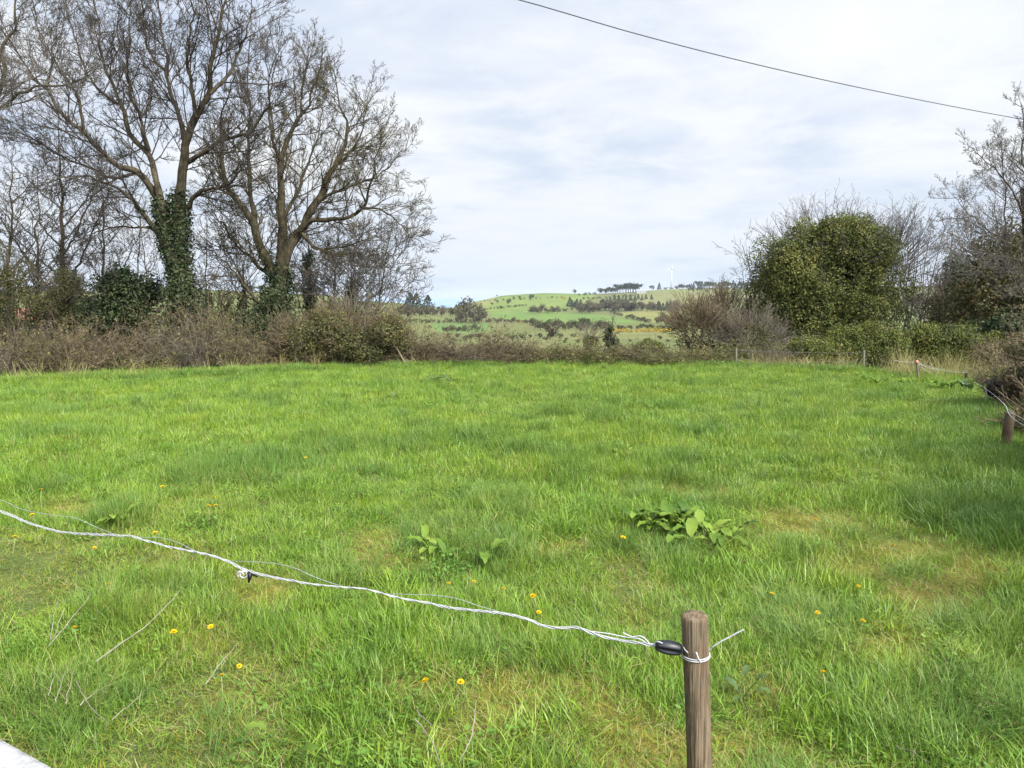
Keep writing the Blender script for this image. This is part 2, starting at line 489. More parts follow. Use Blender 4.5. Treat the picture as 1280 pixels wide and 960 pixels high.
wi = np.interp(U, tpx, np.arange(len(tpx))); i0 = np.clip(wi.astype(int), 0, len(tpx) - 2); wi_ = wi - i0
wi_ = wi_ * wi_ * (3 - 2 * wi_) * 0.6 + wi_ * 0.4
ZF = (tz[i0, j0] * (1 - wi_) + tz[i0 + 1, j0] * wi_) * (1 - wt_) + (tz[i0, j0 + 1] * (1 - wi_) + tz[i0 + 1, j0 + 1] * wi_) * wt_
for _ in range(3):
    ZF[1:-1] = (ZF[:-2] + 2 * ZF[1:-1] + ZF[2:]) / 4
for _ in range(10):
    ZF[:, 1:-1] = (ZF[:, :-2] + 2 * ZF[:, 1:-1] + ZF[:, 2:]) / 4
near = 0.16 * (fbm(GX * 0.16, GY * 0.16, 5, 3) - 0.5) + 0.07 * (fbm(GX * 0.9, GY * 0.9, 9, 2) - 0.5)
near = near * sstep(2.0, 5.0, GY) * (1 - sstep(40, 80, GY))
farn = (fbm(GX * 0.012, GY * 0.012, 31, 3) - 0.5) * np.clip(GY * 0.004, 0, 1.6) * sstep(40, 120, GY)
GZ = np.where(GY > 27, ZF, 0) + near + farn
def h(x, y):
    x = np.asarray(x, float); y = np.asarray(y, float)
    r = np.interp(y, rows, np.arange(len(rows))); r0 = np.clip(r.astype(int), 0, len(rows) - 2); rf = r - r0
    W = np.maximum(40.0, 1.35 * y)
    c = np.clip((x / W + 1) / 2 * (len(cols) - 1), 0, len(cols) - 1.001); c0 = c.astype(int); cf = c - c0
    return (GZ[r0, c0] * (1 - cf) + GZ[r0, c0 + 1] * cf) * (1 - rf) + (GZ[r0 + 1, c0] * (1 - cf) + GZ[r0 + 1, c0 + 1] * cf) * rf
def hit(px, py, dmin=2.0, dmax=1600.0):
    r = ray(px, py)
    d = np.geomspace(dmin, dmax, 1500)
    e = CAMZ + r[2] * d - h(r[0] * d, d)
    k = np.argmax(e < 0)
    if e[k] >= 0: k = int(np.argmin(e / d))
    D = d[k]
    return np.array([r[0] * D, D, float(h(r[0] * D, D))])

# field colours: each field is a patch of its own crop, its outline measured on the photograph and laid out on the land
PX, PY = proj(GX, GY, GZ)
def in_poly(poly):
    poly = np.asarray(poly, float); inside = np.zeros(PX.shape, bool)
    x1, y1 = poly[:, 0], poly[:, 1]; x2, y2 = np.roll(x1, -1), np.roll(y1, -1)
    for a, b, c, d in zip(x1, y1, x2, y2):
        cond = ((b > PY) != (d > PY)) & (PX < (c - a) * (PY - b) / ((d - b) if d != b else 1e-9) + a)
        inside ^= cond
    return inside & (GY > 60)
COL = np.zeros(GX.shape + (3,))
nz1 = fbm(GX * 0.02, GY * 0.02, 77, 4)[..., None]
COL[:] = np.array([0.11, 0.145, 0.045]) * (1 - nz1) * 1.1 + np.array([0.16, 0.15, 0.065]) * nz1 * 0.9
FC = 0.62
COL *= 0.68
def field(poly, c):
    m = in_poly(poly); COL[m] = np.array(c) * FC * np.array([1.12, 0.93, 1.15])
field([(150, 355), (420, 355), (480, 380), (520, 440), (150, 440)], (0.13, 0.18, 0.055))
field([(-400, 350), (150, 350), (150, 440), (-400, 440)], (0.12, 0.15, 0.05))
field([(545, 404), (612, 404), (612, 415), (553, 416), (540, 410)], (0.105, 0.21, 0.05))
field([(596, 372), (640, 360), (722, 360), (745, 370), (700, 391), (615, 391), (604, 386)], (0.15, 0.24, 0.05))
field([(640, 360), (728, 360), (720, 371), (650, 372), (620, 371)], (0.13, 0.225, 0.045))
field([(596, 368), (622, 368), (618, 381), (594, 381)], (0.205, 0.26, 0.07))
field([(612, 391), (640, 389.5), (740, 391.5), (770, 396), (806, 404), (700, 405.5), (640, 400), (615, 397)], (0.12, 0.225, 0.045))
field([(615, 382), (660, 381), (662, 388), (630, 389)], (0.13, 0.22, 0.045))
field([(775, 391), (800, 388.5), (880, 388), (880, 404), (820, 404), (780, 396)], (0.19, 0.235, 0.065))
field([(812, 357), (960, 355), (960, 366), (812, 366)], (0.16, 0.22, 0.065))
field([(780, 367), (960, 366), (960, 378), (800, 380)], (0.17, 0.21, 0.07))
field([(590, 419), (700, 418), (700, 432), (590, 432)], (0.145, 0.19, 0.06))
field([(700, 412), (860, 412), (860, 423), (700, 423)], (0.155, 0.20, 0.06))
field([(1120, 380), (1200, 380), (1200, 420), (1120, 420)], (0.13, 0.20, 0.06))
m_ground, nt, out = new_mat('field_ground')
att = nt.nodes.new('ShaderNodeAttribute'); att.attribute_name = 'field'
f1 = noise_node(nt, 0.045, 6, 0.65, 'world')
c1 = mix_node(nt, 1.0, att.outputs['Color'], ramp_node(nt, f1, [(0.3, (0.75, 0.78, 0.8)), (0.7, (1.2, 1.15, 1.1))]), 'MULTIPLY')
f2 = noise_node(nt, 9.0, 5, 0.65, 'world')
c2 = mix_node(nt, 1.0, c1, ramp_node(nt, f2, [(0.3, (0.7, 0.7, 0.7)), (0.7, (1.2, 1.2, 1.2))]), 'MULTIPLY')
surf(nt, out, c2, 0.9, 0.1, 0, noise_node(nt, 14, 4, 0.6, 'world'), 0.05)

# moss and tussock places of the near field (photo row/column, half width, half height, strength)
MOSS = [(335, 738, 55, 22), (190, 717, 26, 12), (640, 875, 60, 40), (735, 862, 50, 28), (520, 862, 40, 20), (1150, 755, 70, 28), (1125, 805, 55, 25),
        (1010, 652, 80, 16), (470, 685, 40, 22), (860, 950, 140, 34), (560, 940, 55, 24), (1215, 720, 45, 22), (950, 870, 55, 22), (250, 800, 46, 20),
        (300, 880, 40, 22), (700, 690, 45, 14), (90, 640, 60, 12), (770, 905, 60, 24), (1060, 715, 50, 14), (900, 620, 40, 9), (1130, 690, 50, 12)]
TUSS = [(330, 590, 95, 30), (250, 605, 50, 22), (560, 668, 70, 26), (500, 690, 40, 20), (640, 640, 40, 18), (545, 515, 14, 7), (760, 525, 26, 9),
        (1000, 525, 22, 9), (940, 512, 22, 9), (885, 540, 40, 9), (1115, 574, 22, 10), (1225, 605, 40, 16), (60, 545, 60, 9), (150, 650, 40, 18),
        (420, 560, 60, 12), (505, 565, 40, 10), (1100, 500, 40, 6), (700, 500, 25, 5), (330, 500, 25, 5), (480, 480, 20, 4), (1010, 790, 90, 34),
        (1200, 900, 110, 60), (70, 900, 110, 50), (110, 870, 60, 26), (300, 930, 120, 40), (870, 545, 20, 6), (620, 560, 40, 8), (1190, 650, 60, 20), (1240, 660, 40, 24)]
def blob(x, y, L, grow_=1.0):
    px, py = proj(x, y, h(x, y))
    s = np.zeros(np.shape(px))
    w = 0.5 * (fbm(np.asarray(x) * 2.2, np.asarray(y) * 2.2, 3, 3) - 0.5)
    for cx, cy, a, b in L:
        q = np.sqrt(((px - cx) / (a * grow_)) ** 2 + ((py - cy) / (b * grow_)) ** 2) + w
        s = np.maximum(s, 1 - sstep(0.45, 1.15, q))
    return s
nearm = GY < 27.5
mossg = np.where((GY > 1.5) & nearm, blob(GX, np.clip(GY, 1.5, 40), MOSS, 1.3), 0)
NB = np.array([0.075, 0.10, 0.028]); MS = np.array([0.15, 0.12, 0.028])
nn = fbm(GX * 1.6, GY * 1.6, 41, 3)[..., None]
COL[nearm] = (NB * (0.7 + 0.6 * nn))[nearm]
COL = COL * (1 - 0.8 * mossg[..., None]) + MS * 0.8 * mossg[..., None]
nr, nc = GX.shape
idx = np.arange(nr * nc).reshape(nr, nc)
q = np.stack([idx[:-1, :-1], idx[:-1, 1:], idx[1:, 1:], idx[1:, :-1]], -1).reshape(-1, 4)
me = mesh_np('ground', np.stack([GX, GY, GZ], -1).reshape(-1, 3), q, m_ground, True)
ca = me.color_attributes.new('field', 'FLOAT_COLOR', 'POINT')
ca.data.foreach_set('color', np.concatenate([COL.reshape(-1, 3), np.ones((nr * nc, 1))], 1).astype(np.float32).ravel())
tag(link('ground', me), kind='structure')

m_sea, nt, out = new_mat('sea_water')
surf(nt, out, ramp_node(nt, noise_node(nt, 0.002, 4, 0.6, 'world', (0.3, 1, 1)), [(0.3, (0.13, 0.20, 0.28)), (0.7, (0.17, 0.24, 0.32))]), 0.6, 0.08)
tag(link('sea', mesh_np('sea', [(-15000, 1250, SEA_Z), (15000, 1250, SEA_Z), (15000, 12000, SEA_Z), (-15000, 12000, SEA_Z)], np.array([[0, 1, 2, 3]]), m_sea)), kind='structure')
# ------------------------------------------------------------------ bare trees
_lr = np.random.default_rng(2)
def limb(pts, Y, r0, r1, dy=0.0, n=26):
    """a limb measured on the photograph: pixel points, depth Y at the foot, dy added towards its end, radii in metres"""
    pts = np.asarray(pts, float)
    s = np.concatenate([[0], np.cumsum(np.linalg.norm(np.diff(pts, axis=0), axis=1))]); s = s / s[-1]
    W = np.array([at(px, py, Y + dy * t) for (px, py), t in zip(pts, s)])
    P = resample(W, n)
    k = np.linspace(0, 1, n)[:, None]
    if r0 < 0.24:       # crooked: every limb bends a little at its old side shoots
        j = _lr.normal(size=(n, 3)); j = (j + np.roll(j, 1, 0)) * 0.5
        P = P + j * (0.028 + 0.022 * k) * np.minimum(1, k * 6) * min(1.0, r0 / 0.09)
    w = 1 + 0.06 * _lr.normal(size=n)
    return P, (np.linspace(1, 0, n) ** 1.25 * (r0 - r1) + r1) * w * (0.76 if r0 < 0.15 else 0.92)
def branch_out(limbs, rng, per_m=2.6, l1=(0.9, 2.3), up=0.05, lv=(6, 5, 3), rm=0.0055, t0=0.12, ang=(0.5, 1.15), wob=0.12, lr=0.55):
    geos = []
    Ps, Rs, Ls, ms = [], [], [], []
    S, D, L, R = [], [], [], []
    for P, r in limbs:
        ln = np.linalg.norm(np.diff(P, axis=0), axis=1).sum()
        m = max(4, int(per_m * ln))
        a = kids(P[None], r[None], ln, m, t0, 0.99, ang[0], ang[1], 1, 0.5, rng, 0.010, labs=l1)
        S.append(a[0]); D.append(a[1]); L.append(a[2]); R.append(np.minimum(a[3], 0.022))
        # the limb's own thin end
        S.append(P[-1:]); D.append(norm(P[-1:] - P[-2:-1])); L.append(np.array([l1[1] * 0.4])); R.append(r[-1:])
    S, D, L, R = map(np.concatenate, (S, D, L, R))
    P, Rr = grow(S, D, L, R, 7, wob, up, rng)
    geos.append(tubes(P, Rr, 4))
    ns = (5, 4, 3)
    for k, m in enumerate(lv):
        a = kids(P, Rr, L, m, 0.15, 1.0, 0.4, 1.0, lr, 0.6, rng, rm)
        L = a[2]
        P, Rr = grow(a[0], a[1], L, a[3], ns[k], wob * 1.25, up * 1.4, rng, 0.6)
        geos.append(tubes(P, Rr, 3))
    return join(*geos)
def on_line(P, r, n, rng, thick=0.12):
    i = rng.random(n) * (len(P) - 1); k = np.clip(i.astype(int), 0, len(P) - 2); w = (i - k)[:, None]
    C = P[k] * (1 - w) + P[k + 1] * w
    rr = np.interp(i, np.arange(len(P)), r)
    o = norm(rng.normal(size=(n, 3)))
    return C + o * (rr + thick * rng.random(n) ** 0.7)[:, None], o
def bare_tree(name, label, base, limbs, seed, bark, twig, group=None, ivy=None, **kw):
    rng = np.random.default_rng(seed)
    t = thing(name, label, 'tree', tuple(base), group)
    g = join(*[tubes(P, r, 9 if r[0] > 0.08 else 6) for P, r in limbs])
    part('trunk', g, bark, t)
    part('crown', branch_out(limbs[kw.pop('skip', 0):], rng, **kw), twig, t)
    if ivy:
        geos = []
        for P, r, n, th, size in ivy:
            C, o = on_line(P, r, n, rng, th)
            geos.append(leaves(C, size, rng, o + np.array([0, 0, 0.4]), 0.9))
        part('ivy', join(*geos), M['ivy'], t, smooth=False)
    return t

# tall ash tree, two stems
Y1 = 22.0
T1 = [limb([(233, 462), (230, 400), (226, 348), (224, 300), (223, 245)], Y1, 0.34, 0.20, 0),
      limb([(231, 420), (225, 350), (206, 300), (200, 250)], Y1, 0.26, 0.17, -0.3),
      limb([(201, 255), (173, 214), (146, 206), (106, 168), (79, 141), (57, 114), (30, 80), (10, 45)], Y1, 0.14, 0.02, -1.5),
      limb([(201, 250), (187, 195), (162, 168), (152, 130), (133, 92), (126, 60), (122, 20), (112, -25)], Y1 - 0.3, 0.13, 0.02, 1.5),
      limb([(187, 190), (173, 141), (162, 114), (158, 80), (164, 40), (160, -10)], Y1, 0.07, 0.015, -1.2),
      limb([(224, 248), (230, 205), (233, 173), (244, 146), (263, 116), (265, 79), (273, 43), (284, 0), (290, -35)], Y1, 0.17, 0.02, -1.0),
      limb([(231, 180), (225, 152), (214, 114), (208, 70), (200, 27), (195, -30)], Y1, 0.10, 0.02, 1.8),
      limb([(231, 205), (252, 192), (276, 179), (295, 173), (319, 160), (335, 130), (338, 90)], Y1, 0.10, 0.018, -2.0),
      limb([(233, 262), (249, 241), (273, 235), (290, 225), (300, 200)], Y1, 0.10, 0.015, -1.0),
      limb([(197, 292), (182, 270), (173, 256), (149, 237), (120, 225), (88, 222), (50, 232)], Y1 - 0.3, 0.09, 0.014, -1.8),
      limb([(196, 285), (165, 284), (135, 285), (100, 300), (70, 322)], Y1 - 0.3, 0.05, 0.012, -1.5),
      limb([(173, 216), (140, 222), (105, 206), (70, 192), (30, 168), (-10, 165)], Y1 - 0.3, 0.06, 0.014, 1.5),
      limb([(244, 146), (240, 110), (236, 70), (240, 20), (236, -30)], Y1 - 0.5, 0.075, 0.016, -1.5),
      limb([(263, 118), (285, 95), (300, 62), (312, 25), (318, -10)], Y1 - 0.8, 0.07, 0.014, 0.8),
      limb([(152, 132), (130, 118), (108, 90), (95, 50), (80, 5), (70, -30)], Y1 + 0.6, 0.06, 0.014, 1.0),
      limb([(208, 90), (190, 70), (180, 35), (178, -5), (172, -40)], Y1 + 0.8, 0.06, 0.014, -0.8),
      limb([(106, 168), (96, 120), (70, 80), (48, 40), (40, 0)], Y1 - 0.8, 0.06, 0.014, -0.5)]
b1 = at(233, 462, Y1); b1[2] = h(b1[0], b1[1])
T1[0][0][0, 2] = b1[2] - 0.1
bare_tree('ash_tree', 'tallest bare grey ash tree with two ivy wrapped stems forking low above the bramble hedge', b1, T1, 11,
          M['bark'], M['branch'], 'bare trees along the hedge', skip=2, per_m=4.6, lv=(8, 6, 4), l1=(0.8, 2.4), rm=0.0045, up=0.085, wob=0.10, lr=0.5,
          ivy=[(T1[0][0], T1[0][1], 7500, 0.22, 0.085), (T1[1][0], T1[1][1], 4200, 0.12, 0.08), (T1[0][0][:13], T1[0][1][:13], 4500, 0.40, 0.09), (T1[9][0][:8], T1[9][1][:8], 150, .06, .07)])
# broad tree to its right
Y2 = 24.0
T2 = [limb([(342, 450), (343, 410), (347, 370), (351, 335)], Y2, 0.42, 0.28),
      limb([(349, 362), (336, 330), (322, 300), (311, 267), (292, 245), (287, 235), (276, 200), (274, 170), (282, 130)], Y2, 0.20, 0.025, -1.5),
      limb([(322, 300), (316, 262), (313, 244), (311, 190), (311, 130), (309, 81), (313, 50)], Y2 - 0.3, 0.12, 0.02, 1.2),
      limb([(351, 345), (353, 300), (353, 275), (351, 240), (352, 206), (360, 173), (376, 146), (390, 116), (400, 85)], Y2, 0.22, 0.02, -1.0),
      limb([(352, 335), (360, 310), (379, 281), (386, 264), (401, 245), (406, 225), (422, 206), (433, 162), (425, 135), (420, 103)], Y2, 0.20, 0.02, 1.2),
      limb([(372, 290), (395, 275), (436, 272), (455, 254), (466, 222), (471, 190), (480, 160)], Y2, 0.12, 0.015, -1.4),
      limb([(450, 259), (477, 262), (495, 275), (514, 296)], Y2 - 0.8, 0.05, 0.012, -0.6),
      limb([(378, 292), (390, 305), (401, 312), (433, 308), (450, 302), (470, 296)], Y2, 0.08, 0.012, -1.6),
      limb([(386, 262), (412, 242), (433, 236), (466, 222), (490, 205), (508, 185)], Y2 + 0.4, 0.09, 0.013, 1.0),
      limb([(340, 345), (325, 335), (310, 318), (295, 305), (268, 267), (256, 255)], Y2, 0.085, 0.014, -2.0),
      limb([(345, 395), (325, 378), (314, 367), (295, 348), (278, 346), (258, 344), (240, 348)], Y2, 0.085, 0.012, -1.6),
      limb([(312, 366), (290, 337), (271, 321), (255, 318)], Y2 - 0.7, 0.05, 0.012, -0.6),
      limb([(352, 210), (340, 170), (336, 130), (342, 95), (350, 62)], Y2 - 0.4, 0.08, 0.014, 0.8),
      limb([(422, 206), (445, 180), (455, 150), (460, 120)], Y2 + 0.6, 0.065, 0.013, -0.5),
      limb([(376, 146), (378, 110), (384, 75)], Y2 - 0.6, 0.06, 0.013, 0.5),
      limb([(353, 275), (372, 240), (385, 205), (398, 165), (402, 130)], Y2, 0.09, 0.014, 1.8),
      limb([(291, 245), (270, 232), (262, 210)], Y2 - 1, 0.05, 0.012, 0.5)]
b2 = at(342, 450, Y2); b2[2] = h(b2[0], b2[1]); T2[0][0][0, 2] = b2[2] - 0.1
bare_tree('ash_tree', 'broad round crowned bare tree with brown trunk and ivy covered foot by the open view', b2, T2, 12,
          M['bark'], M['branch_moss'], 'bare trees along the hedge', skip=1, per_m=4.8, lv=(8, 6, 4), l1=(0.7, 2.1), rm=0.0045, up=0.075, wob=0.10, lr=0.5,
          ivy=[(T2[0][0], T2[0][1], 4200, 0.26, 0.09), (T2[0][0][:13], T2[0][1][:13], 5500, 0.65, 0.09), (T2[1][0][:8], T2[1][1][:8], 500, 0.12, 0.08)])
# tree whose trunk stands beyond the picture's edge: only its limbs reach in
Y3 = 17.0
T3 = [limb([(-150, 470), (-140, 380), (-120, 280), (-95, 200), (-70, 160)], Y3, 0.3, 0.16),
      limb([(-95, 200), (-40, 150), (0, 133), (24, 116), (60, 108), (103, 100)], Y3, 0.11, 0.015, -0.6),
      limb([(-80, 180), (-30, 150), (0, 114), (5, 89), (3, 57), (16, 35), (20, 5), (30, -30)], Y3, 0.10, 0.018, 0.8),
      limb([(-70, 160), (-60, 100), (-40, 40), (-30, -20)], Y3, 0.12, 0.02, 0.5),
      limb([(58, 108), (64, 85), (66, 60), (78, 40)], Y3 - 0.4, 0.035, 0.01, 0.3)]
b3 = at(-150, 470, Y3); b3[2] = h(b3[0], b3[1]); T3[0][0][0, 2] = b3[2] - 0.1
bare_tree('ash_tree', 'bare tree whose pale limbs reach in at the picture edge', b3, T3, 13,
          M['bark'], M['branch_grey'], 'bare trees along the hedge', skip=1, per_m=4.0, lv=(7, 6, 4), l1=(0.7, 1.9), rm=0.004)
# slender trees standing behind the first one
def slender(px, Y, ytop, ybase, lean, r, seed, label, n_limb=7, bark='bark', twig='branch', ivyn=0, spread=1.0, ivyh=0.6, per_m=2.4):
    rng = np.random.default_rng(seed)
    hh = ybase - ytop
    main = limb([(px, ybase), (px + lean * 0.2, ybase - 0.3 * hh), (px + lean * 0.5, ybase - 0.65 * hh), (px + lean, ytop)], Y, r, 0.015)
    L = [main]
    for k in range(n_limb):
        t = 0.25 + 0.6 * k / n_limb
        i = int(t * 25)
        p = main[0][i]
        sx = (1 if k % 2 else -1) * rng.uniform(0.5, 1.2) * spread
        sy = rng.uniform(-1, 1) * spread
        up = rng.uniform(0.8, 1.7)
        e = hh / F * Y * 0.28 * (1.15 - 0.6 * t)
        pts = np.array([p, p + np.array([sx * .4, sy * .4, up * .35]) * e, p + np.array([sx, sy, up]) * e])
        L.append((resample(pts, 26) + rng.normal(size=(26, 3)) * 0.02, np.linspace(main[1][i] * 0.5, 0.010, 26)))
    b = at(px, ybase, Y); b[2] = h(b[0], b[1]); L[0][0][0, 2] = b[2] - 0.1
    kk = max(2, int(26 * ivyh)); iv = [(main[0][:kk], main[1][:kk], ivyn, 0.22, 0.085)] if ivyn else None
    return bare_tree('slender_tree', label, b, L, seed, M[bark], M[twig], 'slender trees behind the hedge', skip=0, per_m=per_m, lv=(5, 4, 2), l1=(0.6, 1.6), t0=0.3, rm=0.0055, ivy=iv)
slender(80, 27, 150, 452, -6, 0.15, 21, 'slender upright bare tree behind the dark ivy thicket, straight ivy sleeved trunk', 9, ivyn=900, ivyh=.5)
slender(49, 25, 225, 455, -4, 0.12, 22, 'thin bare tree with dark ivy stem rising over the olive shrubs', 8, ivyn=1100, ivyh=.6)
slender(131, 28, 215, 450, -4, 0.11, 23, 'thin pale bare tree just behind the dark ivy thicket, nearest to the tall ash', 8, bark='bark', twig='branch_grey')
slender(8, 26, 190, 455, 8, 0.13, 24, 'bare tree with greenish moss on its trunk at the far end of the hedge', 8, twig='branch_moss', ivyn=1000, ivyh=.5)
slender(166, 30, 262, 450, 12, 0.07, 25, 'spindly leaning sapling between the ivy thicket and the tall ash', 7, twig='branch_grey')
slender(188, 31, 270, 450, -14, 0.06, 26, 'spindly sapling close behind the tall ash stem', 6, twig='branch_grey')
slender(256, 27, 290, 450, 3, 0.06, 27, 'ivy clad sapling between the two big ash trees', 6, twig='branch_grey', ivyn=700, ivyh=.6)
slender(303, 26, 318, 450, 3, 0.07, 28, 'short sapling wrapped in ivy before the broad tree', 4, twig='branch_grey', ivyn=1100, ivyh=.8)
slender(388, 25, 290, 450, -3, 0.09, 29, 'dark ivy laden stem just behind the broad tree trunk', 7, twig='branch_grey', ivyn=3600, ivyh=.85, spread=.8)
slender(438, 25.5, 320, 440, 2, 0.09, 30, 'small tree with ivy covered trunk amid the white blossom', 9, twig='branch_grey', ivyn=2400, ivyh=.75, spread=1.3, per_m=4)
slender(470, 24.5, 298, 440, 16, 0.07, 31, 'low grey bare thorn tree at the end of the tree row', 10, bark='bark', twig='branch_grey', spread=1.15, per_m=4.5)
slender(415, 27, 285, 440, 10, 0.07, 32, 'thin bare thorn tree behind the ivy laden stem', 9, twig='branch_grey', spread=1.6, per_m=4)

# bare tree beyond the right edge
Y4 = 23.0
T4 = [limb([(1300, 470), (1296, 400), (1288, 330), (1283, 262), (1281, 235)], Y4, 0.24, 0.14),
      limb([(1284, 280), (1266, 240), (1254, 224), (1240, 208), (1227, 198), (1215, 184)], Y4, 0.05, 0.01, -0.8),
      limb([(1260, 340), (1257, 290), (1256, 250), (1254, 215), (1250, 178)], Y4, 0.045, 0.01, 0.8),
      limb([(1272, 310), (1240, 292), (1222, 275), (1204, 260), (1190, 242)], Y4, 0.045, 0.009, -1.2),
      limb([(1284, 285), (1283, 252), (1282, 220), (1276, 190), (1280, 160), (1276, 130)], Y4, 0.07, 0.012, 0.6),
      limb([(1286, 320), (1291, 270), (1300, 210), (1310, 150), (1312, 110)], Y4, 0.11, 0.02, -0.5),
      limb([(1290, 330), (1262, 322), (1236, 318), (1210, 302), (1178, 288)], Y4, 0.035, 0.008, -1.6),
      limb([(1300, 400), (1275, 360), (1255, 335), (1225, 335), (1205, 326)], Y4, 0.035, 0.008, -2.2)]
b4 = at(1300, 470, Y4); b4[2] = h(b4[0], b4[1]); T4[0][0][0, 2] = b4[2] - 0.1
bare_tree('ash_tree', 'bare grey tree above the dense brown and green thicket where the cable ends', b4, T4, 14,
          M['bark'], M['branch_grey'], 'bare trees along the hedge', skip=1, per_m=5.0, lv=(7, 5, 4), l1=(0.6, 1.5), up=0.10, rm=0.004, wob=0.07)

# ------------------------------------------------------------------ leafy masses
def lumps(center, rad, n, r0, r1, rng, zmin=-0.9):
    d = norm(rng.normal(size=(n * 3, 3)))
    d = d[d[:, 2] > zmin][:n]
    k = 0.55 + 0.4 * rng.random(len(d))[:, None]
    return np.asarray(center) + d * np.asarray(rad) * k, rng.uniform(r0, r1, len(d))
def lump_leaves(C, r, n, size, rng, asp=0.7, inner=0.25, ground=None):
    w = r ** 2; k = rng.choice(len(C), n, p=w / w.sum())
    d = norm(rng.normal(size=(n, 3)) + np.array([0, 0, 0.25]))
    s = np.where(rng.random(n) < inner, rng.uniform(0.4, 0.9, n), rng.uniform(0.88, 1.12, n))
    P = C[k] + d * (r[k] * s)[:, None]
    if ground is not None:
        ok = P[:, 2] > h(P[:, 0], P[:, 1]) - 0.05
        P, d = P[ok], d[ok]
    return leaves(P, size, rng, d + np.array([0, 0, 0.3]), 0.9, asp)
def spiky(center, rad, n, ln, rng, r=0.008, up=0.08, lv=(4, 3)):
    """bare shoots that stick out of a leafy mass"""
    d = norm(rng.normal(size=(n * 3, 3))); d = d[d[:, 2] > -0.15][:n]
    S = np.asarray(center) + d * np.asarray(rad) * 0.75
    L = ln * rng.uniform(0.6, 1.25, len(S))
    P, R = grow(S, d + np.array([0, 0, 0.35]), L, np.full(len(S), r * 2), 6, 0.10, up, rng)
    g = [tubes(P, R, 4)]
    for m in lv:
        a = kids(P, R, L, m, 0.2, 1.0, 0.4, 0.9, 0.45, 0.6, rng, r * 0.65)
        L = a[2]; P, R = grow(a[0], a[1], L, a[3], 4, 0.14, up, rng, 0.6)
        g.append(tubes(P, R, 3))
    return join(*g)
def core(C, r, mat_parent):
    pass

rng = np.random.default_rng(50)
# the big ivy covered tree
YI = 26.0
bi = at(1035, 432, YI); gz = float(h(bi[0], bi[1])); bi[2] = gz
ivt = thing('ivy_tree', 'big rounded tree wholly covered in glossy ivy, bare twigs sticking out of its top', 'tree', tuple(bi))
px_m = YI / F
C1, r1 = lumps(at(1038, 355, YI), (80 * px_m, 1.9, 78 * px_m), 170, 0.2, 0.58, rng)
C2, r2 = lumps(at(982, 338, YI - 0.5), (40 * px_m, 1.2, 40 * px_m), 28, 0.3, 0.6, rng)
C3, r3 = lumps(at(1084, 318, YI - 0.3), (36 * px_m, 1.2, 34 * px_m), 28, 0.3, 0.55, rng)
C4, r4 = lumps(at(1035, 400, YI - 0.3), (92 * px_m, 1.7, 34 * px_m), 50, 0.3, 0.6, rng)
C5, r5 = lumps(at(955, 370, YI - 0.2), (20 * px_m, 0.8, 36 * px_m), 14, 0.2, 0.4, rng)
C6, r6 = lumps(at(1052, 303, YI - 0.4), (44 * px_m, 1.1, 28 * px_m), 30, 0.25, 0.45, rng)
C7, r7 = lumps(at(1040, 340, YI - 1.25), (74 * px_m, 0.5, 66 * px_m), 90, 0.2, 0.42, rng)
C8, r8 = lumps(at(1048, 310, YI - 0.9), (58 * px_m, 0.6, 32 * px_m), 50, 0.2, 0.38, rng)
C9 = norm(rng.normal(size=(46, 3))); C9 = C9[C9[:, 2] > -0.3]; r9 = rng.uniform(0.12, 0.3, len(C9)); C9 = at(1038, 352, YI) + C9 * np.array([96 * px_m, 1.9, 76 * px_m]) * rng.uniform(0.95, 1.08, (len(C9), 1))
Ca, ra = np.concatenate([C1, C2, C3, C4, C5, C6, C7[::2], C8, C9]), np.concatenate([r1, r2, r3, r4, r5, r6, r7[::2], r8, r9])
part('trunk', tubes(np.array([bi + [0, 0, -0.1], bi + [0.05, 0, 1.5], bi + [0, 0, 3.6]]), np.array([0.4, 0.3, 0.12]), 10), M['bark'], ivt)
part('foliage', join(lump_leaves(Ca, ra, 140000, 0.062, rng, 0.75)), M['ivy_light'], ivt, smooth=False)
part('twigs', join(spiky(at(1040, 330, YI), (95 * px_m, 2.0, 62 * px_m), 150, 1.0, rng, 0.0055, 0.05, (6, 4)),
                   spiky(at(1110, 345, YI), (30 * px_m, 1.3, 60 * px_m), 110, 1.3, rng, 0.0055, 0.05, (6, 4))), M['branch_grey'], ivt)
# bare shrubby tree squeezed behind it
def shrub_tree(px, py, Y, hpx, wpx, n, seed, label, mat='branch_grey', name='bare_bush', group=None, lv=(6, 5), r=0.012):
    rng = np.random.default_rng(seed)
    b = at(px, py, Y); b[2] = h(b[0], b[1])
    t = thing(name, label, 'bush', tuple(b), group)
    H = hpx * Y / F; Wm = wpx * Y / F
    S = b + np.stack([rng.normal(size=n) * Wm * 0.10, rng.normal(size=n) * 0.3, np.full(n, -0.05)], 1)
    D = np.stack([rng.normal(size=n) * Wm / H * 0.45, rng.normal(size=n) * 0.35, np.ones(n)], 1)
    L = H * rng.uniform(0.65, 1.05, n)
    P, R = grow(S, D, L, np.full(n, r * 2.2), 9, 0.09, 0.03, rng)
    g = [tubes(P, R, 5)]
    for m in lv:
        a = kids(P, R, L, m, 0.2, 1.0, 0.35, 0.95, 0.42, 0.6, rng, 0.0055)
        L = a[2]; P, R = grow(a[0], a[1], L, a[3], 5, 0.14, 0.05, rng, 0.6)
        g.append(tubes(P, R, 3))
    part('stems', join(*g), M[mat], t)
    return t
shrub_tree(1135, 440, 28, 165, 70, 16, 61, 'tall bare grey bush leaning out from behind the ivy covered tree', lv=(7, 6, 3))
shrub_tree(965, 440, 28, 140, 60, 12, 62, 'bare grey bush on the valley side of the ivy covered tree', lv=(7, 5, 3))
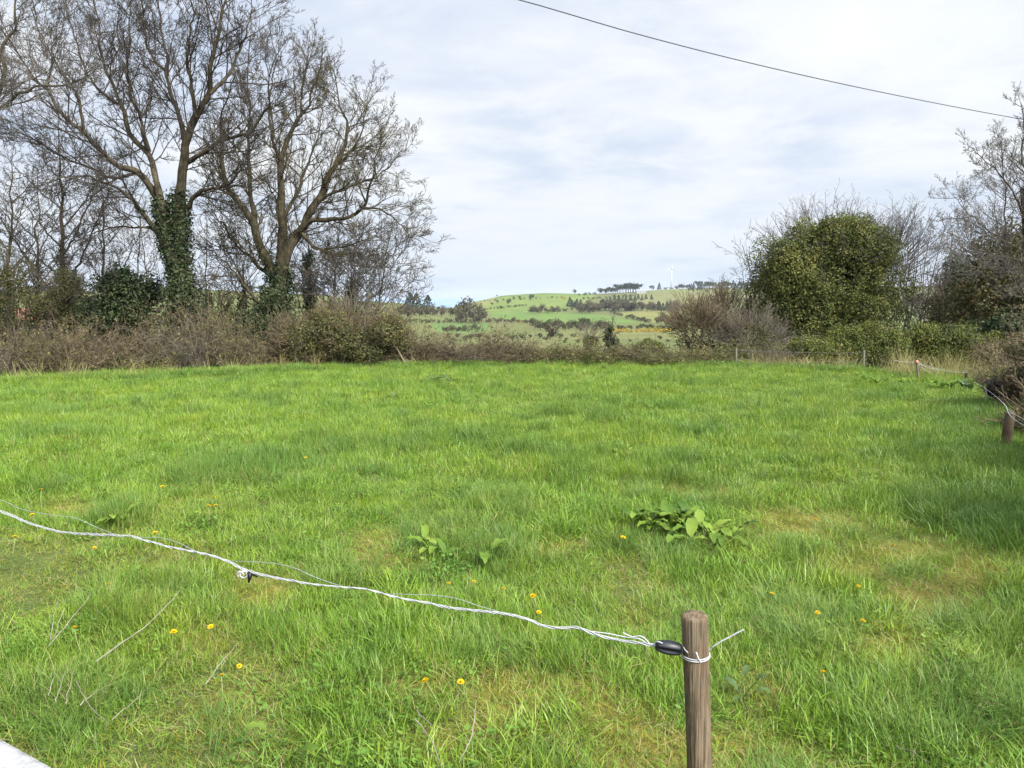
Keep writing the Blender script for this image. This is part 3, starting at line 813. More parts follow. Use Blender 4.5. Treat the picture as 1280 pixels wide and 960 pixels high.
shrub_tree(1172, 440, 30, 110, 60, 12, 63, 'faint bare bush between the ivy covered tree and the dark conifer', lv=(6, 5, 3))

def leafy(name, label, cat, px, py, Y, boxes, n, size, mat, seed, group=None, tw=None, twmat='grey_stem', asp=0.7, pname='foliage', stems=True):
    """a leafy bush: boxes = (px, py, half w px, half h px, depth m, lump count, lump r0, r1)"""
    rng = np.random.default_rng(seed)
    b = at(px, py, Y); b[2] = h(b[0], b[1])
    t = thing(name, label, cat, tuple(b), group)
    Cs, rs = [], []
    for (cx, cy_, hw, hh, dp, k, r0, r1) in boxes:
        C, r = lumps(at(cx, cy_, Y), (hw * Y / F, dp, hh * Y / F), k, r0, r1, rng)
        Cs.append(C); rs.append(r)
    C, r = np.concatenate(Cs), np.concatenate(rs)
    part(pname, lump_leaves(C, r, n, size, rng, asp, ground=True), M[mat], t, smooth=False)
    if stems:
        k = min(26, len(C))
        S = b + np.stack([rng.normal(size=k) * 0.3, rng.normal(size=k) * 0.2, np.full(k, -0.05)], 1)
        mid = (S + C[:k]) / 2 + rng.normal(size=(k, 3)) * 0.1
        P = np.stack([S, mid, C[:k]], 1)
        g = [tubes(P, np.broadcast_to(np.array([0.03, 0.022, 0.012]), (k, 3)), 5)]
        if tw:
            for (cx, cy_, hw, hh, dp, nn_, ln) in tw:
                g.append(spiky(at(cx, cy_, Y), (hw * Y / F, dp, hh * Y / F), nn_, ln, rng, 0.006, 0.04, (4, 3)))
        part('stems', join(*g), M[twmat], t)
    return t
# right hand thicket
leafy('conifer_tree', 'dark narrow conifer with ragged top behind the bramble bank', 'tree', 1197, 440, 29,
      [(1198, 345, 13, 30, 0.5, 16, 0.22, 0.42), (1196, 385, 20, 40, 0.7, 22, 0.3, 0.5), (1186, 372, 10, 12, 0.4, 6, 0.15, 0.3)], 9000, 0.13, 'conifer', 71, asp=0.3)
leafy('mixed_tree', 'tall bushy tree in mixed brown and dark green above the bramble bank', 'tree', 1250, 450, 24,
      [(1262, 330, 34, 55, 1.3, 36, 0.25, 0.55), (1235, 375, 45, 50, 1.3, 40, 0.25, 0.55), (1290, 370, 40, 90, 1.5, 40, 0.3, 0.6), (1228, 330, 18, 30, 0.8, 10, 0.2, 0.4)],
      22000, 0.10, 'brownleaf', 72, tw=[(1245, 350, 60, 75, 1.5, 55, 1.0)], twmat='grey_stem', asp=0.5)
leafy('dark_bush', 'dark green bush at the foot of the mixed brown and green tree', 'bush', 1255, 455, 22,
      [(1262, 425, 50, 22, 1.2, 34, 0.25, 0.5), (1190, 428, 26, 16, 0.8, 16, 0.2, 0.4)], 13000, 0.09, 'ivy', 73)
leafy('bare_brown_bush', 'twiggy brown bush in front of the dark narrow conifer', 'bush', 1180, 445, 26,
      [(1185, 400, 26, 34, 1.0, 20, 0.2, 0.4)], 3000, 0.08, 'brownleaf', 74, tw=[(1185, 395, 34, 36, 1.0, 90, 0.9)], twmat='bramble_stem')
# bramble bank at the right of the field
bank = [(1015, 445, 26, 17), (1058, 439, 32, 24), (1100, 436, 36, 27), (1142, 435, 36, 28), (1184, 437, 36, 27), (1222, 441, 30, 23)]
bl = ['low end of the green bramble bank beside the ivy covered tree', 'green bramble mound behind the wire fence, under the ivy covered tree', 'green bramble mound behind the thin upright post',
      'tallest green bramble mound of the bank, behind the reddish post cap', 'green bramble mound behind the pale dry grass', 'green bramble mound where the bank meets the dark bush']
for i, ((cx, cy_, hw, hh), lb) in enumerate(zip(bank, bl)):
    leafy('bramble_bush', lb, 'bush', cx, 462, 21.7 + 0.15 * (i % 2), [(cx, cy_, hw, hh, 0.8, 60, 0.18, 0.36), (cx, cy_ + 12, hw, hh * .7, 0.6, 40, 0.14, 0.3)], 30000, 0.045, 'bramble_green', 80 + i, 'bramble mounds of the green bank',
          tw=[(cx, cy_, hw, hh, 0.9, 14, 0.3)], twmat='bramble_stem')
# near hedge at the right edge
rh = [(1262, 492, 16.6, 30, 26, 'fresh', 'yellow green leafy bush behind the black fence wire coil'), (1300, 500, 13.5, 50, 46, 'bramble_leaf', 'brown twiggy bush behind the leaning brown post'),
      (1330, 545, 10.6, 62, 60, 'brownleaf', 'dry brown bush beside the leaning brown post at the picture edge'), (1268, 455, 19.0, 40, 22, 'brownleaf', 'brown green bush between the dark bush and the yellow green one'),
      (1400, 600, 8.6, 90, 95, 'olive', 'olive bush just beyond the picture edge'), (1480, 560, 8.0, 70, 120, 'olive', 'tall olive hedge bush outside the picture'), (1340, 450, 12.5, 70, 60, 'brownleaf', 'tall brown hedge bush behind the near ones')]
for i, (cx, cy_, Y, hw, hh, mt, lb) in enumerate(rh):
    leafy('hedge_bush', lb, 'bush', cx, cy_ + hh, Y, [(cx, cy_, hw, hh, 0.7, 44, 0.12, 0.3)], 8000, 0.055, mt, 95 + i, 'bushes of the near hedge',
          tw=[(cx, cy_, hw, hh, 0.7, 120, 0.5)], twmat='bramble_stem')

for i, (x, y, z, lb) in enumerate([(6.4, 4.4, 3.6, 'unseen tall bush added to shade the field, outside the picture, third from the white wall'), (5.4, 2.2, 3.4, 'unseen tall bush added to shade the field, outside the picture, next to the white wall'), (7.6, 6.9, 3.3, 'unseen tall bush added to shade the field, outside the picture, nearest the leaning post')]):
    rng = np.random.default_rng(160 + i)
    t = thing('hedge_bush', lb, 'bush', (x, y, float(h(x, y))), 'bushes of the near hedge')  # unseen bush, added to cast shade over the right side of the field
    C, r = lumps((x, y, z * 0.52), (1.0, 1.0, z * 0.46), 60, 0.25, 0.5, rng)
    part('foliage', lump_leaves(C, r, 9000, 0.075, rng, 0.7, ground=True), M['olive'], t, smooth=False)

# ------------------------------------------------------------------ hedge between field and valley: leafy bushes
leafy('ivy_thicket', 'dark glossy ivy thicket like a block between the slender trees and the tall ash', 'bush', 148, 460, 22.6,
      [(150, 385, 46, 38, 0.9, 50, 0.22, 0.45), (165, 360, 34, 20, 0.7, 20, 0.18, 0.36), (150, 430, 44, 22, 0.8, 24, 0.2, 0.4)], 22000, 0.08, 'ivy', 120)
leafy('olive_bush', 'tall olive green bush of mossy stems at the far end of the hedge', 'bush', 12, 465, 22.4,
      [(10, 385, 40, 46, 0.9, 34, 0.18, 0.4), (0, 330, 34, 24, 0.8, 12, 0.2, 0.36)], 15000, 0.055, 'olive', 121, tw=[(10, 380, 40, 55, 0.8, 70, 0.7)], twmat='grey_stem', asp=.5)
leafy('olive_bush', 'olive bush with many upright mossy stems beside the dark ivy thicket', 'bush', 78, 465, 22.8,
      [(75, 400, 30, 46, 0.8, 30, 0.18, 0.36), (84, 358, 20, 18, 0.6, 10, 0.16, 0.3)], 15000, 0.055, 'olive', 122, tw=[(78, 395, 30, 50, 0.8, 70, 0.7)], twmat='grey_stem', asp=.5)
leafy('olive_bush', 'thin olive bush between the tall ash and the broad tree', 'bush', 275, 462, 23.6,
      [(272, 405, 24, 26, 0.7, 16, 0.16, 0.3)], 2600, 0.06, 'olive', 123, tw=[(272, 405, 28, 34, 0.7, 70, 0.6)], twmat='branch_moss', asp=.5)
leafy('ivy_thicket', 'dark ivy mound around the foot of the broad tree', 'bush', 325, 462, 22.9,
      [(318, 418, 28, 30, 0.7, 26, 0.18, 0.36), (345, 400, 16, 40, 0.6, 16, 0.18, 0.3)], 9000, 0.075, 'ivy', 124)
leafy('blossom_bush', 'greyish bush with white blossom sprigs beside the ivy covered small tree', 'bush', 440, 460, 22.6,
      [(440, 405, 36, 18, 0.7, 24, 0.18, 0.34), (410, 395, 20, 16, 0.6, 10, 0.16, 0.3)], 5200, 0.055, 'olive', 125, tw=[(440, 405, 44, 30, 0.8, 130, 0.5)], asp=.5)
ob = [(375, 428, 26, 24), (412, 422, 28, 33), (450, 431, 30, 23), (486, 424, 26, 30)]
ol = ['brown green bush right beside the broad tree foot', 'olive hedge bush under the white blossom', 'olive hedge bush with yellowish foot between two brown ones', 'olive brown bush closing the tree row at the open view']
for i, ((cx, cy_, hw, hh), lb) in enumerate(zip(ob, ol)):
    leafy('hedge_bush', lb, 'bush', cx, 460, 21.4 + 0.3 * (i % 2), [(cx, cy_, hw, hh, 0.8, 38, 0.15, 0.34)], 11000, 0.055, 'olive', 130 + i, 'olive hedge bushes',
          tw=[(cx, cy_, hw, hh, 0.8, 60, 0.6)], twmat='bramble_stem', asp=.55)
leafy('olive_bush', 'small round dark olive bush in the gap before the valley', 'bush', 815, 445, 25, [(812, 436, 20, 7, 0.6, 20, 0.12, 0.22), (824, 434, 10, 6, .4, 6, .1, .18)], 4200, 0.05, 'bramble_green', 140)
leafy('ivy_stump', 'dark ivy clad stump standing up in front of the valley', 'stump', 765, 436, 27, [(762, 416, 3, 13, 0.12, 10, 0.07, 0.15), (768, 430, 8, 7, 0.3, 10, 0.10, 0.18), (758, 424, 4, 4, .2, 4, .06, .12)], 2000, 0.055, 'ivy', 141, tw=[(764, 416, 6, 14, 0.3, 14, 0.4)])
leafy('dark_bush', 'small dark bush in front of the ivy clad stump', 'bush', 738, 436, 30, [(738, 428, 8, 7, 0.4, 10, 0.10, 0.2)], 1300, 0.06, 'olive', 142, tw=[(738, 424, 8, 10, 0.4, 30, 0.5)])
bb = [(872, 412, 34, 34, 25.0, 'pinkish brown bare bush closest to the valley gap'), (905, 404, 34, 40, 26.5, 'tall brown twiggy bush beside the ivy covered tree'), (940, 425, 34, 24, 24.0, 'olive twiggy bush at the foot of the ivy covered tree')]
for i, (cx, cy_, hw, hh, Y, lb) in enumerate(bb):
    leafy('bare_brown_bush', lb, 'bush', cx, 447, Y, [(cx, cy_, hw, hh, 0.9, 30, 0.18, 0.36)], 4500 if i < 2 else 6500, 0.055, 'bramble_leaf' if i < 2 else 'olive', 145 + i, 'bare brown bushes by the ivy covered tree',
          tw=[(cx, cy_ + 4, hw, hh, 0.9, 230, 0.75)], twmat='bramble_stem' if i < 2 else 'grey_stem', asp=.5)

# ------------------------------------------------------------------ bramble thickets along the foot of the hedge
def bramble_proto(seed, w, hgt, d, nst, nleaf, lmat, smat, lsize=0.05):
    rng = np.random.default_rng(seed)
    t = thing('bramble_thicket', 'brown bramble thicket', 'bramble', (0, 0, 0))
    S = np.stack([rng.uniform(-w / 2, w / 2, nst), rng.uniform(-d / 2, d / 2, nst), np.full(nst, -0.08)], 1)
    D = np.stack([rng.normal(size=nst) * 0.45, rng.normal(size=nst) * 0.4, np.ones(nst)], 1)
    L = hgt * rng.uniform(0.5, 2.0, nst)
    P, R = grow(S, D, L, np.full(nst, 0.0062), 9, 0.17, 0.05, rng, 0.5, up_end=-0.35)
    g = [tubes(P, R, 4)]
    nc = 12             # a few long bare canes that arch out of the tangle
    Sc = S[rng.integers(0, nst, nc)]
    Pc, Rc = grow(Sc, np.stack([rng.normal(size=nc) * 0.5, rng.normal(size=nc) * 0.5, np.ones(nc)], 1), hgt * rng.uniform(1.6, 2.5, nc), np.full(nc, 0.0075), 9, 0.08, 0.03, rng, 0.4, up_end=-0.32)
    g.append(tubes(Pc, Rc, 4))
    ac = kids(Pc, Rc, hgt * 2, 7, 0.35, 1.0, 0.5, 1.1, 0.12, 0.6, rng, 0.0036)
    Pd, Rd = grow(ac[0], ac[1], ac[2], ac[3], 4, 0.15, 0.02, rng, 0.6)
    g.append(tubes(Pd, Rd, 3))
    a = kids(P, R, L, 6, 0.15, 1.0, 0.5, 1.2, 0.35, 0.7, rng, 0.0042)
    P2, R2 = grow(a[0], a[1], a[2], a[3], 5, 0.2, -0.02, rng, 0.6)
    g.append(tubes(P2, R2, 3))
    a = kids(P2, R2, a[2], 3, 0.2, 1.0, 0.5, 1.2, 0.5, 0.7, rng, 0.0036)
    P3, R3 = grow(a[0], a[1], a[2], a[3], 3, 0.2, 0.0, rng, 0.7)
    g.append(tubes(P3, R3, 3))
    part('stems', join(*g), M[smat], t)
    pool = np.concatenate([P.reshape(-1, 3), P2.reshape(-1, 3), P3.reshape(-1, 3)])
    C = pool[rng.integers(0, len(pool), nleaf)] + rng.normal(size=(nleaf, 3)) * 0.03
    C = C[C[:, 2] > 0]
    part('leaves', leaves(C, lsize, rng, np.tile([0, -0.3, 1.0], (len(C), 1)), 1.2, 0.65), M[lmat], t, smooth=False)
    return t
protos = {'brown': [bramble_proto(200 + k, 1.5, 0.75, 0.9, 120, 2600, 'bramble_leaf', 'bramble_stem') for k in range(2)],
          'grey': [bramble_proto(210 + k, 1.5, 0.7, 0.9, 130, 1200, 'brownleaf', 'grey_stem', 0.045) for k in range(2)],
          'green': [bramble_proto(220, 1.5, 0.6, 0.9, 90, 4200, 'bramble_green', 'bramble_stem')],
          'mixed': [bramble_proto(230 + k, 1.5, 0.7, 0.9, 110, 3000, 'olive', 'bramble_stem') for k in range(2)]}
used = set()
LOOK = {'brown': 'pinkish brown bramble thicket', 'grey': 'grey tangle of dead bramble stems', 'green': 'green leaved bramble patch', 'mixed': 'olive and brown bramble thicket'}
brng = np.random.default_rng(77)
def bramble(kind, px, py, Y, sw, sh, where, rz=None, k=0):
    sh *= brng.uniform(0.6, 1.4) if px < 480 else brng.uniform(0.65, 1.1); Y += brng.uniform(-0.15, 0.35)
    if rz is None: rz = brng.uniform(-0.35, 0.35) + (math.pi if k % 3 else 0)
    lst = protos[kind]; p = lst[k % len(lst)]
    b = at(px, py, Y); z = float(h(b[0], b[1]))
    lb = LOOK[kind] + ' ' + where; gp = LOOK[kind] + 's at the hedge foot'
    rz = (0.0 if k % 3 else math.pi) if rz is None else rz
    if id(p) not in used:
        used.add(id(p)); o = p; o.location = (b[0], b[1], z); o.rotation_euler = (0, 0, rz); o.scale = (sw, 1, sh); o['label'] = lb; o['group'] = gp
        return o
    return copy_thing(p, (b[0], b[1], z), rz, (sw, 1, sh), lb, gp)
edge = [(-60, 480, 17.6), (0, 476, 18.2), (60, 474, 18.7), (120, 472, 19.1), (180, 470, 19.5), (235, 468, 19.9), (290, 465, 20.4), (345, 462, 20.9), (400, 459, 21.3)]
W1 = ['at the hedge end, outside the picture', 'at the field edge under the olive bushes', 'at the field edge before the mossy stems', 'at the field edge below the dark ivy thicket',
      'at the field edge between ivy thicket and tall ash', 'at the field edge before the tall ash foot', 'at the field edge between the two big trees', 'at the field edge before the broad tree', 'at the field edge below the brown green bush']
kinds1 = ['brown', 'grey', 'mixed', 'brown', 'green', 'grey', 'mixed', 'brown', 'mixed']
for i, ((px, py, Y), wh) in enumerate(zip(edge, W1)):
    bramble(kinds1[i], px, py, Y + 0.45, 1.0, 1.0, wh, None, i)
W2 = ['behind the field edge under the tall olive bush', 'in front of the olive bush with upright stems', 'against the dark ivy thicket', 'between ivy thicket and tall ash, second row', 'behind the tall ash foot',
      'in the thin gap between the two big trees', 'against the ivy mound of the broad tree']
for i, wh in enumerate(W2):
    px, py, Y = edge[i + 1]
    bramble(['mixed', 'brown', 'brown', 'mixed', 'mixed', 'green', 'mixed'][i], px + 25, py, Y + 1.9, 1.1, 1.25, wh, None, i + 1)
row3 = [(455, 457, 'brown', 1.0, .8, 'under the olive bushes near the open view'), (510, 456, 'brown', 1.05, 1.0, 'right where the tree row ends'), (548, 455, 'brown', 1.0, .95, 'second from the tree row end'),
        (585, 455, 'grey', 1.0, .65, 'in the dip before the round brown dome'), (620, 454, 'brown', 1.0, 1.0, 'forming the rounded brown dome in the open view'), (655, 454, 'mixed', 1.0, .85, 'on the far flank of the rounded brown dome'),
        (690, 454, 'mixed', 1.0, .7, 'just past the rounded brown dome'), (722, 454, 'green', 1.1, .75, 'below the small dark bush'), (757, 453, 'green', 1.0, .65, 'below the ivy clad stump'), (790, 453, 'mixed', 1.0, .6, 'in front of the small round olive bush'),
        (825, 453, 'green', 1.0, .7, 'next to the small round olive bush'), (860, 452, 'green', 1.1, .5, 'below the pinkish bare bush'), (893, 451, 'green', 1.0, .85, 'beside the first wire fence post'), (945, 456, 'green', 1.0, .6, 'just past the first wire fence post'),
        (985, 458, 'grey', 1.0, .7, 'under the wire midway between the two fence posts'), (1030, 460, 'mixed', 1.0, .6, 'before the second wire fence post')]
for i, (px, py, kd, sw, sh, wh) in enumerate(row3):
    bramble(kd, px, py, 22.6 - 0.004 * abs(px - 620) + (0.0 if px < 880 else 0.9), sw, sh, wh, None, i)
# ------------------------------------------------------------------ distant trees and hedgerows
def far_proto(name, kind, seed):
    rng = np.random.default_rng(seed)
    g = []; 
    if kind in ('bare', 'round', 'bush', 'gorse'):
        tall = kind in ('bare', 'round')
        n = {'bare': 620, 'round': 480, 'bush': 300, 'gorse': 300}[kind]
        C, r = lumps((0, 0, 0.58 if tall else 0.42), (0.42, 0.42, 0.36 if tall else 0.38), 12, 0.13, 0.24, rng)
        k = rng.integers(0, len(C), n)
        P = C[k] + norm(rng.normal(size=(n, 3))) * (r[k] * rng.uniform(0.5, 1.1, n))[:, None]
        P = P[P[:, 2] > 0.0]
        lv_ = leaves(P, 0.10 if kind != 'bare' else 0.12, rng, None, 1, 0.7 if kind != 'bare' else 0.4)
    elif kind == 'conifer':
        n = 420
        z = rng.random(n) ** 1.4 * 0.93 + 0.06
        rad = (1 - z) * 0.28 * rng.uniform(0.6, 1.15, n) + 0.015
        a = rng.random(n) * 6.283
        lv_ = leaves(np.stack([np.cos(a) * rad, np.sin(a) * rad, z], 1), 0.10, rng, None, 1, 0.45)
    else:   # pine: bare stem, flat dark crown
        n = 420
        C, r = lumps((0, 0, 0.64), (0.34, 0.34, 0.27), 12, 0.12, 0.2, rng)
        k = rng.integers(0, len(C), n)
        lv_ = leaves(C[k] + norm(rng.normal(size=(n, 3))) * (r[k] * rng.uniform(0.4, 1.1, n))[:, None], 0.09, rng, None, 1, 0.5)
    tr = tubes(np.array([[0, 0, -0.03], [0.01, 0, 0.3], [0, 0.01, 0.75]]), np.array([0.028, 0.022, 0.008]), 5)
    V, fs = join(lv_, tr)
    fs = [np.concatenate([f for f in fs])]
    mi = np.zeros(len(fs[0]), int); mi[len(lv_[1]):] = 1
    mat = {'bare': 'far_bare', 'round': 'far_green', 'bush': 'far_green', 'gorse': 'gorse', 'conifer': 'far_dark', 'pine': 'far_dark'}[kind]
    return mesh_np(name, V, fs, [M[mat], M['far_trunk']], False, mi)
FP = {k: [far_proto({'bare': 'bare_tree', 'round': 'leafy_tree', 'bush': 'hedgerow_bush', 'gorse': 'gorse_bush', 'conifer': 'conifer_tree', 'pine': 'pine_tree'}[k], k, 300 + 10 * i + j) for j in range(3)]
      for i, k in enumerate(('bare', 'round', 'bush', 'gorse', 'conifer', 'pine'))}
frng = np.random.default_rng(99)
def far(kind, px, py, hpx, label, group=None, wr=1.0, cat=None):
    """one distant plant whose foot shows at (px, py) and which stands hpx pixels tall"""
    b = hit(px, py, 40)
    s = hpx / F * b[1] * 1.05
    me = FP[kind][int(frng.integers(0, 3))]
    o = link(me.name.split('.')[0], me)
    o.location = b; o.rotation_euler = (0, 0, frng.random() * 6.28); o.scale = (s * wr, s * wr, s)
    tag(o, label, cat or ('tree' if kind in ('bare', 'round', 'conifer', 'pine') else 'bush'), group)
    return o
def frow(kind, x0, y0, x1, y1, n, h0, h1, label, group, wr=1.0, jy=1.0):
    for i in range(n):
        t = (i + 0.5 + frng.uniform(-0.35, 0.35)) / n
        far(kind if isinstance(kind, str) else kind[int(frng.integers(0, len(kind)))], x0 + (x1 - x0) * t, y0 + (y1 - y0) * t + frng.uniform(-jy, jy), frng.uniform(h0, h1), label, group, wr)
# three pines and the trees at their foot, by the end of the tree row
far('conifer', 513, 392, 25, 'dark conifer nearest the tree row of the three that stand together above the valley', 'three conifers above the valley', 1.5)
far('conifer', 521, 391, 23, 'middle one of the three dark conifers standing together above the valley', 'three conifers above the valley', 1.5)
far('conifer', 535, 391, 21, 'dark conifer of the three nearest to the sea view', 'three conifers above the valley', 1.6)
frow('bare', 498, 397, 555, 396, 8, 10, 15, 'small bare brown tree at the foot of the three conifers', 'bare trees under the three conifers', 1.1)
far('bare', 583, 403, 28, 'large rounded brown bare tree in the valley clump below the hill', None, 1.15)
far('bare', 598, 404, 23, 'second rounded brown tree on the hill side of the valley clump', None, 1.1)
far('bare', 573, 404, 16, 'small brown tree on the sea side of the valley clump', None, 1.1)
far('bare', 594, 405, 14, 'low pale brown tree in front of the valley clump', None, 1.3)
far('round', 563, 396, 12, 'small olive tree between the three conifers and the brown valley clump', None, 1.1)
frow('bush', 502, 404, 612, 403, 20, 4, 7, 'dark bush of the hedgerow above the small bright field', 'hedgerow above the small bright field', 1.3, 0.8)
frow(('bush', 'bare'), 552, 415, 600, 413, 11, 5, 8, 'dark bush of the hedgerow below the small bright field', 'hedgerow below the small bright field', 1.3, 1.2)
# on the hill with the pale flank
for px, py, hp, lb in [(615, 382, 4, 'lone small tree low on the pale hill flank'), (622, 379, 3.5, 'tiny tree on the pale hill flank'), (636, 381, 7, 'rounded olive tree on the hill slope'), (642, 374, 3.5, 'tiny tree high on the hill slope'),
                       (650, 374, 4, 'tiny tree beside the single round one near the hill top'), (664, 376, 8, 'single upright tree near the hill top'), (621, 370, 2.5, 'speck of a tree on the crest of the pale flank'), (626, 387, 5, 'small bush like tree under the rounded olive one'),
                       (718, 367, 5.5, 'lone tree on the skyline beside the hill top')]:
    far('round', px, py, hp, lb, None, 1.0)
frow('bush', 604, 388, 660, 381.5, 14, 2, 3.2, 'low bush in the hedge line across the hill slope', 'hedge line across the hill slope', 1.5, 0.5)
frow('bush', 600, 377, 706, 372.5, 16, 1.6, 3.0, 'low bush in the hedge line under the hill top', 'hedge line under the hill top', 1.5, 0.4)
frow('bare', 660, 392, 698, 391, 7, 7, 11, 'bare brown tree of the small copse on the hill slope', 'brown copse on the hill slope', 1.2)
frow('bush', 690, 390, 716, 389, 5, 3, 5, 'low bush between the brown copse and the grey wood', 'bushes between copse and wood', 1.3)
frow('conifer', 711, 384, 727, 384, 5, 8, 13, 'dark conifer at the end of the grey wood', 'dark conifers at the end of the grey wood', 1.3)
frow('bare', 722, 391, 790, 388, 20, 9, 15, 'grey bare tree of the wood across the middle of the hill', 'grey bare wood on the hill', 1.2, 1.5)
far('bare', 737, 392, 12, 'pale grey rounded tree in front of the grey bare wood', None, 1.5)
frow('conifer', 756, 378, 816, 374, 12, 5, 9, 'dark conifer of the line below the pale house', 'line of conifers below the pale house', 1.2)
frow('bush', 728, 375, 800, 369, 14, 2, 3.5, 'bush along the upper hill hedge', 'upper hill hedge', 1.4, 0.6)
# skyline
frow('pine', 771, 366, 798, 366, 12, 10, 13, 'dark flat topped pine of the skyline clump beside the pale house', 'skyline pine clump', 1.3, 0.4)
frow('round', 747, 367, 758, 367, 3, 6, 8, 'light green tree at the end of the skyline pine clump', 'light trees by the skyline pines', 1.2)
frow('pine', 757, 367, 771, 367, 6, 7, 9, 'lower dark pine next to the skyline clump', 'lower pines by the skyline clump', 1.2)
frow('bush', 722, 369, 748, 368, 6, 2.5, 4, 'bush on the skyline before the pine clump', 'skyline bushes before the pine clump', 1.3)
far('conifer', 824, 361, 8.5, 'pointed dark conifer on the skyline beside the wind turbine', None, 1.2)
far('round', 815, 362, 6, 'rounded dark tree on the skyline by the pointed conifer', None, 1.3)
frow('bush', 828, 361, 850, 360, 6, 2.5, 4.5, 'dark bush at the foot of the wind turbine', 'bushes at the wind turbine foot', 1.3)
frow('round', 849, 361, 862, 360, 4, 4, 7, 'light green tree on the skyline past the wind turbine', 'light trees past the wind turbine', 1.3)
frow(('conifer', 'pine'), 860, 362, 945, 360, 26, 7, 11, 'dark conifer of the long skyline belt', 'skyline conifer belt', 1.2, 0.8)
frow(('bush', 'bare'), 862, 364, 945, 363, 14, 3, 5, 'low bush under the long skyline belt', 'bushes under the skyline belt', 1.3, 0.6)
frow(('conifer', 'bare'), 783, 388, 848, 389, 16, 7, 13, 'dark tree of the wood above the pale yellow field', 'dark wood above the pale yellow field', 1.2)
frow(('bare', 'bush'), 848, 388, 880, 386, 7, 6, 9, 'greyish tree past the dark wood', 'greyish trees past the dark wood', 1.2)
frow('bush', 762, 391, 778, 396, 6, 3, 5, 'bush of the short hedge between the green and pale yellow fields', 'short hedge between two fields', 1.4, 0.6)
frow(('bush', 'round'), 784, 399, 812, 404, 9, 4, 7, 'bush of the hedge crossing the pale yellow field', 'hedge crossing the pale yellow field', 1.3, 0.6)
# hedgerow with gorse below the large field
frow(('bush', 'bare'), 612, 402, 665, 405, 13, 4, 6.5, 'brownish bush of the hedgerow under the large green field', 'hedgerow under the large green field', 1.3)
frow('gorse', 640, 403, 660, 404, 4, 3, 4, 'dull orange gorse bush under the large green field', 'gorse under the large green field', 1.5)
far('gorse', 705, 374, 4, 'tiny yellow gorse bush on the upper hill', None, 1.6)
frow(('bare', 'round', 'bush'), 665, 412, 762, 413, 26, 7, 13, 'mixed grey green tree of the band along the valley floor', 'tree band along the valley floor', 1.15, 2.5)
far('bare', 688, 424, 19, 'pale grey tree standing forward of the valley floor band', None, 1.2)
far('round', 729, 412, 15, 'dark green tree of the valley floor band nearest the gorse', None, 1.0)
frow('gorse', 764, 415, 806, 415, 9, 4, 6, 'bright yellow gorse bush in the valley hedge past the ivy clad stump', 'gorse hedge in the valley', 1.7, 0.8)
frow('gorse', 810, 416, 838, 415, 7, 5, 6.5, 'bright orange gorse bush at the far end of the valley hedge', 'gorse hedge end in the valley', 1.7, 0.8)
frow(('bush', 'round'), 770, 413, 850, 411, 14, 5, 8, 'dark bush behind the gorse hedge', 'bushes behind the gorse hedge', 1.2)
far('bush', 812, 414, 10, 'round dark bush standing amid the gorse hedge', None, 1.0)
frow(('bare', 'bush'), 820, 405, 880, 402, 13, 6, 12, 'brownish tree above the gorse hedge end', 'brownish trees above the gorse hedge', 1.2)
frow(('bush', 'bare'), 560, 424, 720, 424, 18, 4, 8, 'low rough bush in the pasture beyond the bramble dome', 'rough bushes beyond the bramble dome', 1.5, 2.5)
frow(('bush', 'bare'), 700, 428, 860, 426, 10, 3, 6, 'low rough bush in the pasture beyond the ivy clad stump', 'rough bushes beyond the ivy clad stump', 1.4, 2.5)
# field hedges on the near hill behind the big trees
frow(('bush', 'round'), 5, 366, 470, 368, 34, 4, 10, 'bush on the crest of the green hill behind the big bare trees', 'crest bushes behind the bare trees', 1.3, 1.0)
frow(('bush', 'bare'), 150, 412, 500, 404, 26, 6, 13, 'bush of the hedge on the slope behind the big bare trees', 'slope hedge behind the bare trees', 1.2, 2.5)
frow(('round', 'bare'), 1125, 384, 1215, 384, 10, 10, 18, 'hazy tree beyond the bramble bank seen past the ivy covered tree', 'hazy trees beyond the bramble bank', 1.2, 2.0)

